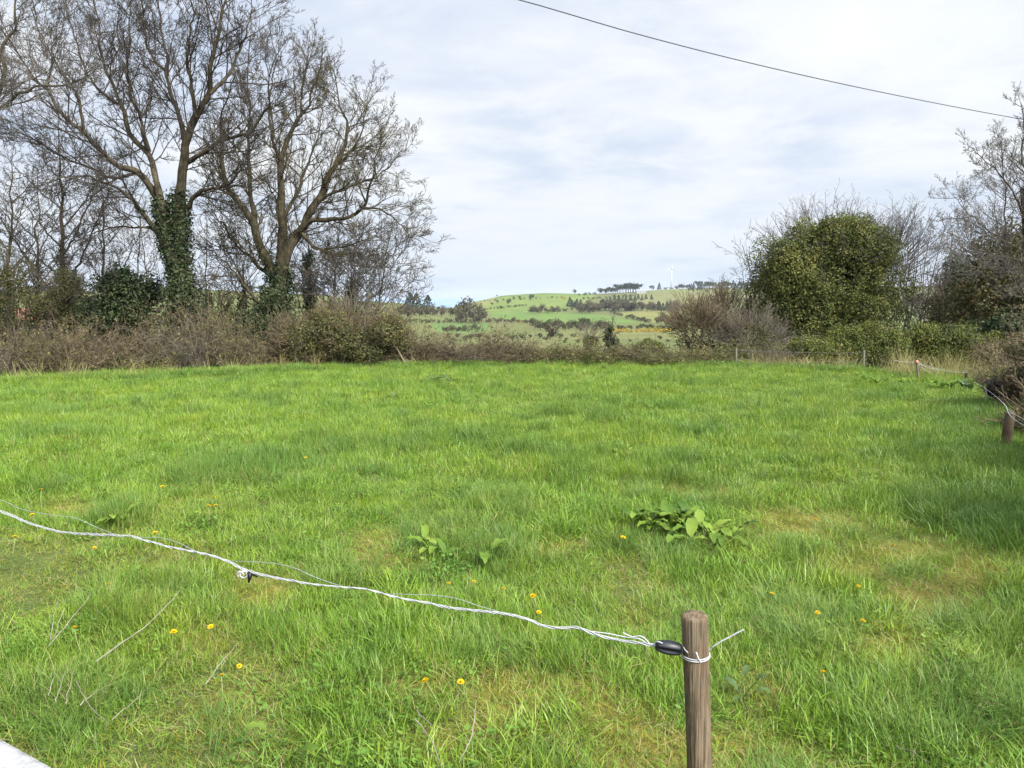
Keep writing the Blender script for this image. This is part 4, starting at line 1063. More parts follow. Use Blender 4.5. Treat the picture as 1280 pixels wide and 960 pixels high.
# ------------------------------------------------------------------ far buildings and the wind turbine
m_render = m_plain('white_render', (0.3, 0.3, 0.29), 0.8, 0.2)
m_slate = m_plain('slate', (0.16, 0.16, 0.18), 0.7, 0.3)
m_tile = m_twig('red_tile', (0.16, 0.075, 0.055), (0.22, 0.11, 0.08), 0.6)
m_pane = m_plain('window_glass', (0.03, 0.035, 0.04), 0.1, 0.6)
def house(name, label, loc, L, D, Hh, roofh, rz, wallm, roofm, chim=True):
    t = thing(name, label, 'house', tuple(loc)); t.rotation_euler = (0, 0, rz)
    z0 = np.zeros(3)
    V, fc = box((0, 0, Hh / 2 - 0.5), (L, D, Hh + 1.0))
    gab = np.array([[-L / 2, -D / 2, Hh], [-L / 2, D / 2, Hh], [-L / 2, 0, Hh + roofh], [L / 2, -D / 2, Hh], [L / 2, D / 2, Hh], [L / 2, 0, Hh + roofh]])
    part('wall', join((V, fc), (gab, [np.array([[0, 2, 1], [3, 4, 5]])])), wallm, t, False, z0)
    e = 0.4; th = 0.22
    rv = []
    for s in (-1, 1):
        a = np.array([[-L / 2 - e, s * (D / 2 + e), Hh - e * roofh / (D / 2)], [L / 2 + e, s * (D / 2 + e), Hh - e * roofh / (D / 2)], [L / 2 + e, 0, Hh + roofh], [-L / 2 - e, 0, Hh + roofh]]) + [0, 0, 0.03]
        b = a + [0, 0, th]
        v = np.concatenate([a, b]); rv.append((v, np.array([[0, 1, 2, 3], [7, 6, 5, 4], [0, 4, 5, 1], [1, 5, 6, 2], [2, 6, 7, 3], [3, 7, 4, 0]])))
    rf = part('roof', join(*rv), roofm, t, False, z0)
    if chim:
        part('chimney', box((L * 0.32, 0, Hh + roofh + 0.4), (0.9, 0.7, 1.6)), wallm, rf, False, z0)
    for k in range(4):
        x = -L * 0.36 + k * L * 0.24
        part('window', box((x, -D / 2 - 0.02, Hh * 0.55), (1.1, 0.08, 1.2)), m_pane, t, False, z0)
    return t
b = hit(801, 366.5, 400)
house('farm_house', 'pale low house among the dark conifers on the skyline hill', b, 15, 7, 2.6, 2.8, 0.1, m_render, m_slate)
b = hit(44, 411, 60)
house('farm_house', 'red roofed small house half hidden behind the olive bushes of the hedge', b, 4.4, 3.8, 1.7, 1.4, 0.35, m_plain('grey_stone', (0.22, 0.21, 0.2), 0.9, 0.2, 0, 0.3, 3), m_tile, False)
# wind turbine on the hill
m_white = m_plain('turbine_white', (0.36, 0.37, 0.39), 0.4, 0.4)
tb = hit(839, 361.5, 900); DT = tb[1]
wt_ = thing('wind_turbine', 'slim white wind turbine on the skyline of the far hill', 'wind turbine', tuple(tb))
hub_h = (361.5 - 336.5) / F * DT; bl_l = 7.0 / F * DT
zz_ = np.zeros(3)
part('tower', tubes(np.array([[0, 0, -1.0], [0, 0, hub_h * 0.5], [0, 0, hub_h - 0.6]]), np.array([1.15, 0.95, 0.7]), 14, True), m_white, wt_, True, zz_)
part('nacelle', box((0, 0.9, hub_h), (1.9, 4.6, 1.9)), m_white, wt_, False, zz_)
hb = part('hub', tubes(np.array([[0, -1.3, hub_h], [0, -2.2, hub_h], [0, -3.0, hub_h]]), np.array([0.95, 0.95, 0.35]), 12, True), m_white, wt_, True, zz_)
for k in range(3):
    a = R_(4 + 120 * k)
    d = np.array([math.sin(a), 0, math.cos(a)]); w = np.array([math.cos(a), 0.25, -math.sin(a)])
    st = []
    for t, c in ((0.03, 0.3), (0.18, 0.5), (0.5, 0.34), (1.0, 0.12)):
        p = np.array([0, -2.0, hub_h]) + d * bl_l * t
        st.append(np.stack([p - w * c, p + np.array([0, -0.22 * c, 0]), p + w * c, p + np.array([0, 0.22 * c, 0])]))
    V = np.concatenate(st)
    fcs = np.array([[4 * i + j, 4 * i + (j + 1) % 4, 4 * i + 4 + (j + 1) % 4, 4 * i + 4 + j] for i in range(3) for j in range(4)] + [[0, 3, 2, 1], [12, 13, 14, 15]])
    part('blade', (V, fcs), m_white, hb, False, zz_)

# ------------------------------------------------------------------ air
m_air, nt, out = new_mat('air')
pv = nt.nodes.new('ShaderNodeVolumePrincipled')
pv.inputs['Color'].default_value = (0.68, 0.76, 0.88, 1)
pv.inputs['Density'].default_value = 0.00008
pv.inputs['Anisotropy'].default_value = 0.2
nt.links.new(pv.outputs[0], out.inputs['Volume'])
tag(link('haze', mesh_np('haze', *box((0, 6000, 9.5), (31000, 12400, 109)), m_air, False)), 'thin pale air that softens the far hills', 'haze', None, 'stuff')

# ------------------------------------------------------------------ overhead cable
m_cable = m_plain('black_cable', (0.03, 0.03, 0.033), 0.6, 0.3)
cp = [at(450, -50, 13.0), at(650, 0, 14.6), at(800, 43.5, 16.0), at(960, 84, 17.8), at(1120, 119, 20.2), at(1272, 148, 23.0), at(1400, 168, 26), at(1700, 205, 36)]
P = resample(np.array(cp), 70)
o = thing('overhead_cable', 'thin black overhead cable slanting across the cloudy sky', 'cable', tuple(P[0]))
part('cable', tubes(P, np.full(70, 0.010), 6), m_cable, o)

# ------------------------------------------------------------------ white wall in the corner
m_wall, nt, out = new_mat('white_painted_concrete')
f = noise_node(nt, 22, 6, 0.65); f2 = noise_node(nt, 5, 5, 0.7)
c = ramp_node(nt, f, [(0.28, (0.07, 0.07, 0.073)), (0.42, (0.19, 0.19, 0.197)), (0.6, (0.25, 0.25, 0.25))])
c = mix_node(nt, ramp_node(nt, f2, [(0.35, (1, 1, 1)), (0.6, (0, 0, 0))]), c, (0.28, 0.28, 0.275))
surf(nt, out, c, 0.8, 0.2, 0, noise_node(nt, 60, 4), 0.006)
pa = at(0, 920, 1.0); pb = at(72, 960, 1.0)
pa = np.array([0, 0, CAMZ]) + (pa - [0, 0, CAMZ]) * (1.0 / (CAMZ - pa[2])); pb = np.array([0, 0, CAMZ]) + (pb - [0, 0, CAMZ]) * (1.0 / (CAMZ - pb[2]))
dr = norm(pa - pb); nrm = np.array([-dr[1], dr[0], 0])
if nrm[1] > 0: nrm = -nrm
ang = math.atan2(dr[1], dr[0])
mid = (pa + pb) / 2 + dr * 1.6 + nrm * 0.17
def bevel_mesh(o, w, seg=2):
    md = o.modifiers.new('bevel', 'BEVEL'); md.width = w; md.segments = seg; md.limit_method = 'ANGLE'
    return o
wl = thing('garden_wall', 'white painted wall top with grey specks in the near corner of the field', 'wall', (mid[0], mid[1], 0))
bevel_mesh(part('wall', box((mid[0] + nrm[0] * 0.02, mid[1] + nrm[1] * 0.02, 0.42), (6.0, 0.24, 1.04), ang), m_wall, wl, False), 0.01)
bevel_mesh(part('coping', box((mid[0], mid[1], 0.97), (6.0, 0.34, 0.06), ang), m_wall, wl, False), 0.012)

# ------------------------------------------------------------------ foreground fence
m_wood, nt, out = new_mat('weathered_post_wood')
f = noise_node(nt, 9, 5, 0.6, stretch=(6, 6, 0.35))
c = ramp_node(nt, f, [(0.28, (0.06, 0.042, 0.026)), (0.45, (0.105, 0.076, 0.048)), (0.6, (0.145, 0.108, 0.07)), (0.78, (0.22, 0.175, 0.125))])
f2 = noise_node(nt, 26, 3, 0.5, stretch=(5, 5, 0.18))
c = mix_node(nt, ramp_node(nt, f2, [(0.34, (1, 1, 1)), (0.43, (0, 0, 0))]), c, (0.055, 0.038, 0.024))
f3 = noise_node(nt, 7, 4, 0.6)
c = mix_node(nt, ramp_node(nt, f3, [(0.5, (0, 0, 0)), (0.75, (0.5, 0.5, 0.5))]), c, (0.11, 0.10, 0.075))
f4 = noise_node(nt, 11, 5, 0.7, stretch=(1, 1, 0.5))
c = mix_node(nt, ramp_node(nt, f4, [(0.52, (0, 0, 0)), (0.66, (0.75, 0.75, 0.75))]), c, (0.06, 0.052, 0.034))
surf(nt, out, c, 0.9, 0.12, 0, f2, 0.012)
def round_post(top, foot, r, seed, nseg=40, rings=26):
    rng = np.random.default_rng(seed)
    top, foot = np.asarray(top, float), np.asarray(foot, float)
    ax = norm(top - foot); x = norm(np.cross(ax, [0, 1, 0])); y = np.cross(ax, x)
    prof = [(t, 1.0) for t in np.linspace(0, 1, rings)]
    ln = np.linalg.norm(top - foot)
    prof = [(1 - (1 - t) * 1.0 - 0.014 / ln, s) for t, s in prof] + [(1 - 0.006 / ln, 0.965), (1 - 0.001 / ln, 0.88), (1, 0.7), (1.0 + 0.001 / ln, 0.35), (1.0 + 0.001 / ln, 0.02)]
    a = np.arange(nseg) * 2 * np.pi / nseg
    V = []
    ph = rng.random(3) * 6
    for t, s in prof:
        w = 1 + 0.018 * np.sin(3 * a + ph[0] + t * 2) + 0.012 * np.sin(7 * a + ph[1]) + 0.010 * np.sin(13 * a + ph[2] + t * 3) + 0.02 * math.sin(t * 9 + ph[0])
        V.append(foot + ax * ln * t + (np.cos(a)[:, None] * x + np.sin(a)[:, None] * y) * (r * s * w)[:, None])
    V = np.concatenate(V); n = len(prof)
    i = np.arange(n - 1)[:, None] * nseg; j = np.arange(nseg)[None]; j2 = (j + 1) % nseg
    return V, [np.stack([i + j, i + j2, i + nseg + j2, i + nseg + j], -1).reshape(-1, 4), ((n - 1) * nseg + np.arange(nseg))[None]]
YP = 2.5
ptop = at(868, 768, YP); pmid = at(874.5, 960, YP)
foot = ptop + (pmid - ptop) * ((ptop[2] + 0.3) / (ptop[2] - pmid[2]))
RP = 16.2 / F * YP * 1.03
fp = thing('fence_post', 'round weathered wooden fence post with a white wire tie, closest to the camera', 'post', (foot[0], foot[1], 0), 'fence posts of the field')
part('post', round_post(ptop, foot, RP, 5), m_wood, fp)
m_twine = m_plain('white_polywire', (0.34, 0.345, 0.355), 0.6, 0.2, 0, 0.22, 160)
m_wire = m_plain('grey_wire', (0.22, 0.235, 0.24), 0.5, 0.3, 0.0, 0.2, 120)
def strands(P, n, rad, r, turns, rng=None, sides=5):
    """n strands twisted round the line P"""
    N = len(P); T = norm(np.gradient(P, axis=0)); A = norm(np.cross(T, [0, 0, 1.0])); B = np.cross(T, A)
    g = []
    for k in range(n):
        ph = np.linspace(0, turns * 6.283, N) + k * 6.283 / n
        rr = rad if rng is None else rad * (1 + 0.6 * np.interp(np.linspace(0, 1, N), np.linspace(0, 1, 24), rng.normal(size=24)))
        rr = np.broadcast_to(rr, (N,))
        g.append(tubes(P + A * (np.cos(ph) * rr)[:, None] + B * (np.sin(ph) * rr)[:, None], np.full(N, r), sides))
    return join(*g)
axp = norm(ptop - foot); xp = norm(np.cross(axp, [0, 1, 0])); yp = np.cross(axp, xp)
def around(tz, k0, k1, rr, n=40, sag=0.0):
    a = np.linspace(k0, k1, n)
    c0 = ptop - axp * tz
    return c0 + (np.cos(a)[:, None] * xp + np.sin(a)[:, None] * yp) * rr - axp * (sag * (0.5 + 0.5 * np.cos(a * 1.0)))[:, None]
ztie = (ptop[2] - at(868, 817, YP)[2]) / axp[2]
g = [tubes(around(ztie, 0, 6.283, RP + 0.003), np.full(40, 0.0022), 6), tubes(around(ztie + 0.007, 0.2, 6.5, RP + 0.003), np.full(40, 0.0022), 6)]
yf = YP - RP - 0.006
g.append(tubes(resample(np.array([at(870, 815, yf), at(871.5, 819, yf - 0.002), at(873, 823, yf - 0.001), at(876, 828, yf + 0.003)]), 12), np.full(12, 0.0026), 6))
wtie = part('wire_tie', join(*g), m_twine, fp)
part('wire_tail', strands(resample(np.array([at(884, 812, YP), at(888, 811, YP), at(894, 806, YP - .01), at(910, 797, YP - 0.02), at(930, 786.5, YP - 0.03)]), 60), 2, 0.0016, 0.0017, 9), m_twine, wtie, base=np.array(fp.location))

# black egg insulator between post and wire
m_black = m_plain('black_plastic', (0.008, 0.0085, 0.012), 0.42, 0.3)
ia, ib = at(819.5, 806.5, YP - 0.0), at(851.5, 811.5, YP)
ins = thing('wire_insulator', 'black ribbed egg insulator tied between the near post and the white wire', 'insulator', tuple((ia + ib) / 2))
ax_ = norm(ib - ia); u_ = norm(np.cross(ax_, [0, 0, 1])); v_ = np.cross(u_, ax_); ln = np.linalg.norm(ib - ia)
t_ = np.linspace(0, 1, 20); aa = np.arange(48) * 2 * np.pi / 48
V = []
for t in t_:
    rr = 0.0255 * (math.sin(math.pi * (0.13 + 0.66 * t)) ** 0.6) * (0.75 if t < 0.02 or t > 0.98 else 1)
    groove = 1 - 0.34 * np.clip(np.cos(3 * aa + 0.6) * 1.8 - 0.6, 0, 1) * math.sin(math.pi * t) ** 0.4
    V.append(ia + ax_ * ln * t + (np.cos(aa)[:, None] * u_ + np.sin(aa)[:, None] * v_) * (rr * groove)[:, None])
V = np.concatenate(V)
i = np.arange(19)[:, None] * 48; j = np.arange(48)[None]; j2 = (j + 1) % 48
part('body', (V, [np.stack([i + j, i + j2, i + 48 + j2, i + 48 + j], -1).reshape(-1, 4), np.arange(48)[::-1][None], (19 * 48 + np.arange(48))[None]]), m_black, ins)
part('wire_eye', join(tubes(resample(np.array([at(848, 807, YP + .01), at(853, 807, YP), at(856, 812, YP - 0.03), at(860, 816, YP - RP - .003)]), 14), np.full(14, 0.0022), 6),
                      tubes(resample(np.array([at(817, 804, YP), at(822, 802, YP - 0.02), at(828, 804, YP - .028)]), 10), np.full(10, 0.002), 6)), m_twine, ins)

# white twisted wire running away over the field
wp = [(-260, 588), (-120, 619), (-50, 631), (0, 639), (37, 654), (75, 664.5), (109, 667.5), (161, 670), (180, 675), (214, 684), (259, 693), (285, 702), (311, 714), (349, 723), (397, 731), (430, 734), (460, 737),
      (497, 747), (531, 753), (565, 760), (629, 767), (659, 774), (681, 783), (719, 785), (739, 791), (777, 801), (800, 804), (819, 806.5)]
def wY(px): return 1.0 / np.interp(px, [-260, 0, 852], [1 / 5.6, 1 / 4.5, 1 / 2.49])
WP = np.array([at(px, py, wY(px)) for px, py in wp])
rngw = np.random.default_rng(8)
Pw = resample(WP, 520)
fw = thing('fence_wire', 'white twisted fence wire sagging across the grass to the near post', 'wire', tuple(Pw[-1]))
part('twisted_strands', strands(Pw, 4, 0.0034, 0.0020, 40, rngw), m_twine, fw)
loose = [[(-60, 617), (0, 625), (25, 636), (60, 643), (95, 648), (125, 661), (146, 669)], [(170, 672), (198, 672), (222, 678), (246, 690)], [(270, 697), (285, 701), (330, 703), (365, 709), (395, 722), (430, 734)],
         [(480, 742), (505, 743), (540, 744), (570, 748), (600, 758), (632, 767)], [(812, 805), (806, 798), (800, 795), (790, 796), (779, 791)], [(812, 807), (800, 799), (780, 796), (760, 792), (735, 789)]]
for k, ls in enumerate(loose):
    P = resample(np.array([at(px, py, wY(px) + (0.04 if k < 4 else 0.0)) for px, py in ls]), 30)
    part('loose_strand', tubes(P, np.full(30, 0.0015 if k < 4 else 0.0022), 5), m_wire if k < 4 else m_twine, fw)
# small black clip with a knot of twine on the wire
kc = at(312, 716, wY(312))
kn = thing('wire_clip', 'small black clip and pale knot hanging on the white wire', 'clip', tuple(kc))
s1 = wY(312) / F
part('clip', join(tubes(np.array([kc + [-0.002, 0, 0.006], kc + [0.005, -0.01, -0.012], kc + [-0.004, -0.006, -0.045]]), np.array([0.009, 0.011, 0.004]), 8, True),
                  tubes(np.array([kc + [0.0, 0, 0], kc + [0.022, -0.008, -0.008], kc + [0.040, -0.006, -0.018]]), np.array([0.006, 0.005, 0.003]), 6, True)), m_black, kn)
a = np.linspace(0, 6.283 * 3, 50)
part('knot', tubes(kc + np.stack([-0.035 + 0.02 * np.cos(a) + 0.012 * np.sin(a * 0.37), 0.006 * np.sin(a * 1.3), -0.008 + 0.016 * np.sin(a)], 1), np.full(50, 0.0028), 5), m_twine, kn)

# ------------------------------------------------------------------ far fences, leaning post, coil of wire
m_grey_wood = m_twig('grey_post_wood', (0.085, 0.078, 0.062), (0.15, 0.14, 0.115), 6)
m_brown_wood = m_twig('brown_post_wood', (0.05, 0.036, 0.024), (0.10, 0.072, 0.048), 5)
def post_at(px, ytop, pxb, ybase, wpx, label, mat, extra=0.25, Yd=None):
    b = hit(pxb, ybase); Y = b[1] if Yd is None else Yd
    tp = at(px, ytop, Y); b = at(pxb, ybase, Y)
    ft = b + (b - tp) * (extra / max(np.linalg.norm(tp - b), 0.1))
    t = thing('fence_post', label, 'post', (b[0], b[1], float(h(b[0], b[1]))), 'fence posts of the field')
    part('post', round_post(tp, ft, wpx / 2 / F * Y, int(px), 12, 6), mat, t)
    return tp, b, Y, t
p1 = post_at(920, 435, 920, 459, 2.6, 'thin grey fence post beside the brown bare bushes', m_grey_wood)
p2 = post_at(1080, 438, 1079, 463, 3.0, 'thin upright fence post in front of the bramble bank', m_grey_wood)
p3 = post_at(1146, 453, 1148, 475, 2.6, 'thin fence post with a reddish cap in front of the bramble bank', m_grey_wood)
m_red = m_plain('red_plastic', (0.32, 0.14, 0.10), 0.5, 0.4)
part('cap', tubes(np.array([p3[0] + [0, 0, -0.03], p3[0] + [0, 0, 0.02], p3[0] + [0, 0, 0.05]]), np.array([0.04, 0.045, 0.025]), 10, True), m_red, p3[3])
p4 = post_at(1208, 466, 1209, 482, 4.2, 'short stubby fence post in the pale dry grass', m_brown_wood)
p5 = post_at(1263, 516, 1255, 568, 11.5, 'leaning reddish brown fence post by the near hedge', m_brown_wood)
Yc = p5[2] * 1.42
def sagwire(a, b, sag, n=24):
    t = np.linspace(0, 1, n)[:, None]
    return a * (1 - t) + b * t - np.array([0, 0, 1.0]) * (4 * sag * t * (1 - t))
fw2 = thing('fence_wire', 'faint grey fence wire strung between the thin posts before the bramble bank', 'wire', tuple(p1[0]))
q0 = at(700, 446, 25); tie = lambda p, dz: p[0] + np.array([0, 0, -dz])
g = []
for dzw in (0.06, 0.30):
    g.append(tubes(sagwire(tie(p1, dzw), tie(p2, dzw), 0.03), np.full(24, 0.0035), 4))
    g.append(tubes(sagwire(tie(p2, dzw), tie(p3, dzw), 0.05), np.full(24, 0.003), 4))
    g.append(tubes(sagwire(tie(p1, dzw), at(840, 440, 23.5) - np.array([0, 0, dzw]), 0.03), np.full(24, 0.003), 4))
part('wire_run', join(*g), m_plain('rusty_grey_wire', (0.11, 0.105, 0.095), 0.6, 0.2), fw2)
fw3 = thing('fence_wire', 'slack white wires hanging from the red capped post into the dry grass', 'wire', tuple(p3[0]))
g = [tubes(sagwire(p3[0], at(1165, 466, p3[2] - .4), 0.05), np.full(24, 0.003), 4), tubes(sagwire(p3[0], at(1172, 462, p3[2] - .2), 0.03), np.full(24, 0.003), 4),
     tubes(sagwire(p3[0], p4[0], 0.05), np.full(24, 0.0035), 4), tubes(sagwire(p3[0], at(1117, 450, p3[2] + .3), 0.02), np.full(24, 0.0035), 4)]
part('wire_run', join(*g), m_twine, fw3)
# black coil of old wire tape with a pale handle, hung in the hedge
cc = at(1245, 486, Yc)
ck = thing('wire_coil', 'black tangled coil of fence wire hung in the near hedge', 'coil', tuple(cc))
rngc = np.random.default_rng(4)
g = []
for k in range(26):
    a = np.linspace(0, 6.283, 30) + rngc.random() * 6
    nrmv = norm(np.array([rngc.normal() * 0.5, 1, rngc.normal() * 0.5])); e1 = norm(np.cross(nrmv, [0, 0, 1.0])); e2 = np.cross(nrmv, e1)
    rr = rngc.uniform(0.07, 0.155)
    g.append(tubes(cc + rngc.normal(size=3) * 0.022 + np.cos(a)[:, None] * e1 * rr * 1.1 + np.sin(a)[:, None] * e2 * rr, np.full(30, 0.010), 5))
part('coil', join(*g), m_black, ck)
part('handle', tubes(np.array([at(1232, 487, Yc - .2), at(1233, 494, Yc - .2), at(1236, 502, Yc - .2)]), np.array([0.012, 0.010, 0.009]), 8, True), m_twine, ck)
fw4 = thing('fence_wire', 'white wire running from the black coil past the leaning brown post', 'wire', tuple(cc))
P = resample(np.array([at(1231, 485, Yc - .2), at(1243, 494, Yc - .8), at(1256, 506, p5[2] + .6), at(1261, 517, p5[2] - .05), at(1268, 524, p5[2] - .5), at(1282, 533, p5[2] - 1.1), at(1330, 560, p5[2] - 2.2)]), 60)
part('twisted_strands', strands(P, 3, 0.0028, 0.0021, 20), m_twine, fw4)
P = resample(np.array([at(1260, 512, p5[2] + .1), at(1270, 519, p5[2] - .5), at(1284, 526, p5[2] - 1.1)]), 30)
part('loose_strand', tubes(P, np.full(30, 0.004), 5), m_wire, fw4)

# ------------------------------------------------------------------ grass
def blades(n, rad, h0, h1, w, rng, lean=0.5, droop=0.5, seg=3, common=(0.1, 0.05)):
    """a tuft of n curved tapering blades"""
    a = rng.random(n) * 6.283; r = rad * np.sqrt(rng.random(n))
    S = np.stack([np.cos(a) * r, np.sin(a) * r, np.zeros(n)], 1)
    L = rng.uniform(h0, h1, n)
    az = rng.random(n) * 6.283
    out_ = np.stack([np.cos(az), np.sin(az), np.zeros(n)], 1) * 0.7 + np.stack([np.cos(a), np.sin(a), np.zeros(n)], 1) * 0.5 + np.array([*common, 0])
    tilt = lean * rng.random(n)[:, None] ** 0.8
    d = norm(np.array([0, 0, 1.0]) + out_ * tilt)
    dr_ = (droop * rng.random(n) ** 1.5)[:, None]
    ctr = [S]
    for k in range(seg):
        ctr.append(ctr[-1] + d * (L / seg)[:, None])
        d = norm(d + (out_ * 0.5 - np.array([0, 0, 0.55])) * dr_ * (k + 1) / seg * 1.6)
    side = norm(np.cross(out_, [0, 0, 1.0]) + rng.normal(size=(n, 3)) * 0.2)
    ww = w * rng.uniform(0.6, 1.3, n)
    V = []
    for k in range(seg):
        f = (1 - 0.15 * k) * 0.5
        V += [ctr[k] - side * (ww * f)[:, None], ctr[k] + side * (ww * f)[:, None]]
    V.append(ctr[seg])
    V = np.stack(V, 1); nv = 2 * seg + 1
    b = np.arange(n)[:, None] * nv
    qd = np.concatenate([b + np.array([[2 * k, 2 * k + 1, 2 * k + 3, 2 * k + 2]]) for k in range(seg - 1)])
    tr = b + np.array([[2 * seg - 2, 2 * seg - 1, 2 * seg]])
    return V.reshape(-1, 3), [qd, tr]
grng = np.random.default_rng(7)
grass_col = bpy.data.collections.new('grass_tufts')
def tuft(k, geo, mats, midx=None):
    o = bpy.data.objects.new('grass_tuft_%02d' % k, mesh_np('grass_tuft', *geo, mats, True, midx))
    grass_col.objects.link(o)
def mixed(*gs):
    """tuft of several materials: (geo, material)"""
    V, Q, T, mq, mt = [], [], [], [], []
    n = 0
    for i, ((v, (q_, t_)), m) in enumerate(gs):
        V.append(v); Q.append(q_ + n); T.append(t_ + n); mq.append(np.full(len(q_), i)); mt.append(np.full(len(t_), i)); n += len(v)
    return (np.concatenate(V), [np.concatenate(Q), np.concatenate(T)]), [m for _, m in gs], np.concatenate(mq + mt)
GL, GT, GS, GM = M['grass'], M['grass_tall'], M['grass_straw'], M['grass_moss']
# 0-3 near lush, 4-5 near tussock, 6-7 near short dry, 8-10 far lush, 11 far tussock, 12 far short, 13 tall dead straw, 14 lush broad
for k in range(4):
    tuft(k, *mixed((blades(92, 0.14, 0.04, 0.15, 0.0034, grng, 1.0, 0.9), GL), (blades(14, 0.14, 0.04, 0.13, 0.0025, grng, 1.6, 0.9), GS)))
for k in (4, 5):
    tuft(k, *mixed((blades(130, 0.13, 0.08, 0.23, 0.0032, grng, 1.3, 1.1, 4), GT), (blades(12, 0.13, 0.08, 0.22, 0.0026, grng, 1.3, 0.9, 4), GS)))
for k in (6, 7):
    tuft(k, *mixed((blades(26, 0.14, 0.03, 0.10, 0.0030, grng, 1.3, 0.7), GL), (blades(60, 0.14, 0.02, 0.06, 0.0027, grng, 1.8, 0.5), GM), (blades(16, 0.14, 0.03, 0.12, 0.0022, grng, 2.4, 0.8), GS)))
for k in (8, 9, 10):
    tuft(k, *mixed((blades(150, 0.26, 0.05, 0.16, 0.0052, grng, 0.9, 0.8, 2), GL), (blades(16, 0.26, 0.05, 0.15, 0.004, grng, 1.3, 0.8, 2), GS)))
tuft(11, *mixed((blades(170, 0.2, 0.08, 0.22, 0.0048, grng, 1.1, 0.9, 3), GT), (blades(10, 0.2, 0.08, 0.18, 0.0038, grng, 1.3, 0.8, 3), GS)))
tuft(12, *mixed((blades(70, 0.26, 0.03, 0.09, 0.0052, grng, 1.1, 0.7, 2), GL), (blades(95, 0.26, 0.02, 0.07, 0.0042, grng, 1.6, 0.6, 2), GM), (blades(14, 0.26, 0.03, 0.1, 0.0035, grng, 1.8, 0.7, 2), GS)))
tuft(13, *mixed((blades(26, 0.12, 0.35, 0.75, 0.005, grng, 0.9, 0.8, 4), GS), (blades(8, 0.12, 0.1, 0.3, 0.006, grng, 0.8, 0.6, 4), GT)))
tuft(14, *mixed((blades(64, 0.14, 0.09, 0.22, 0.0060, grng, 0.9, 0.9), GL), (blades(10, 0.14, 0.05, 0.15, 0.0027, grng, 1.4, 0.8), GS)))
# 15: clover, dandelion and other small broad leaves among the blades
def rosette(n, rad, s0, s1, rng):
    a = rng.random(n) * 6.283; r = rad * np.sqrt(rng.random(n))
    C = np.stack([np.cos(a) * r, np.sin(a) * r, rng.uniform(0.02, 0.10, n)], 1)
    az = rng.random(n) * 6.283; L = rng.uniform(s0, s1, n)[:, None]
    f = np.stack([np.cos(az), np.sin(az), rng.uniform(-0.3, 0.6, n)], 1); sd = np.stack([-np.sin(az), np.cos(az), rng.normal(size=n) * 0.2], 1)
    w = L * rng.uniform(0.22, 0.42, n)[:, None]
    up = np.array([0, 0, 1.0]) * L * 0.12
    V = np.stack([C, C + f * L * .35 + sd * w, C + f * L * .7 + sd * w * .8 + up, C + f * L, C + f * L * .7 - sd * w * .8 + up, C + f * L * .35 - sd * w], 1).reshape(-1, 3)
    b = np.arange(n)[:, None] * 6
    return V, [np.concatenate([b + np.array([[0, 1, 2, 3]]), b + np.array([[0, 3, 4, 5]])]), b[:0] + np.array([[0, 1, 2]])]
tuft(15, *mixed((rosette(60, 0.13, 0.010, 0.032, grng), M['clover']), (blades(46, 0.14, 0.04, 0.13, 0.0034, grng, 1.0, 0.9), GL), (blades(10, 0.14, 0.04, 0.13, 0.0025, grng, 1.6, 0.9), GS)))
# the field's outline: brambles on the far side, the hedge on the right
EDGE = np.array([(-16, 12.0), (-14.5, 17.0), (-12.4, 18.6), (-8.6, 19.8), (-5.4, 21.4), (-2.0, 22.6), (3.0, 22.8), (6.0, 22.2), (9.0, 21.2), (10.8, 19.6), (11.6, 17.4), (11.0, 15.0), (8.6, 11.8), (6.9, 9.6), (5.9, 8.3), (5.3, 7.2), (4.8, 6.0), (4.4, 5.0), (3.6, 1.5), (-5, 1.0), (-16, 3)])
def inside(x, y, poly):
    r = np.zeros(x.shape, bool)
    for (a, b), (c, d) in zip(poly, np.roll(poly, -1, 0)):
        r ^= ((b > y) != (d > y)) & (x < (c - a) * (y - b) / ((d - b) if d != b else 1e-9) + a)
    return r
def grid_pts(y0, y1, sp, rng):
    xs = np.arange(-18, 14, sp); ys = np.arange(y0, y1, sp)
    X, Y = np.meshgrid(xs, ys); X = X.ravel() + rng.uniform(-.6, .6, X.size) * sp; Y = Y.ravel() + rng.uniform(-.6, .6, Y.size) * sp
    k = (np.abs(X) < 0.70 * Y + 1.2) & inside(X, Y, EDGE) & (Y >= y0) & (Y < y1)
    return X[k], Y[k]
GP = []
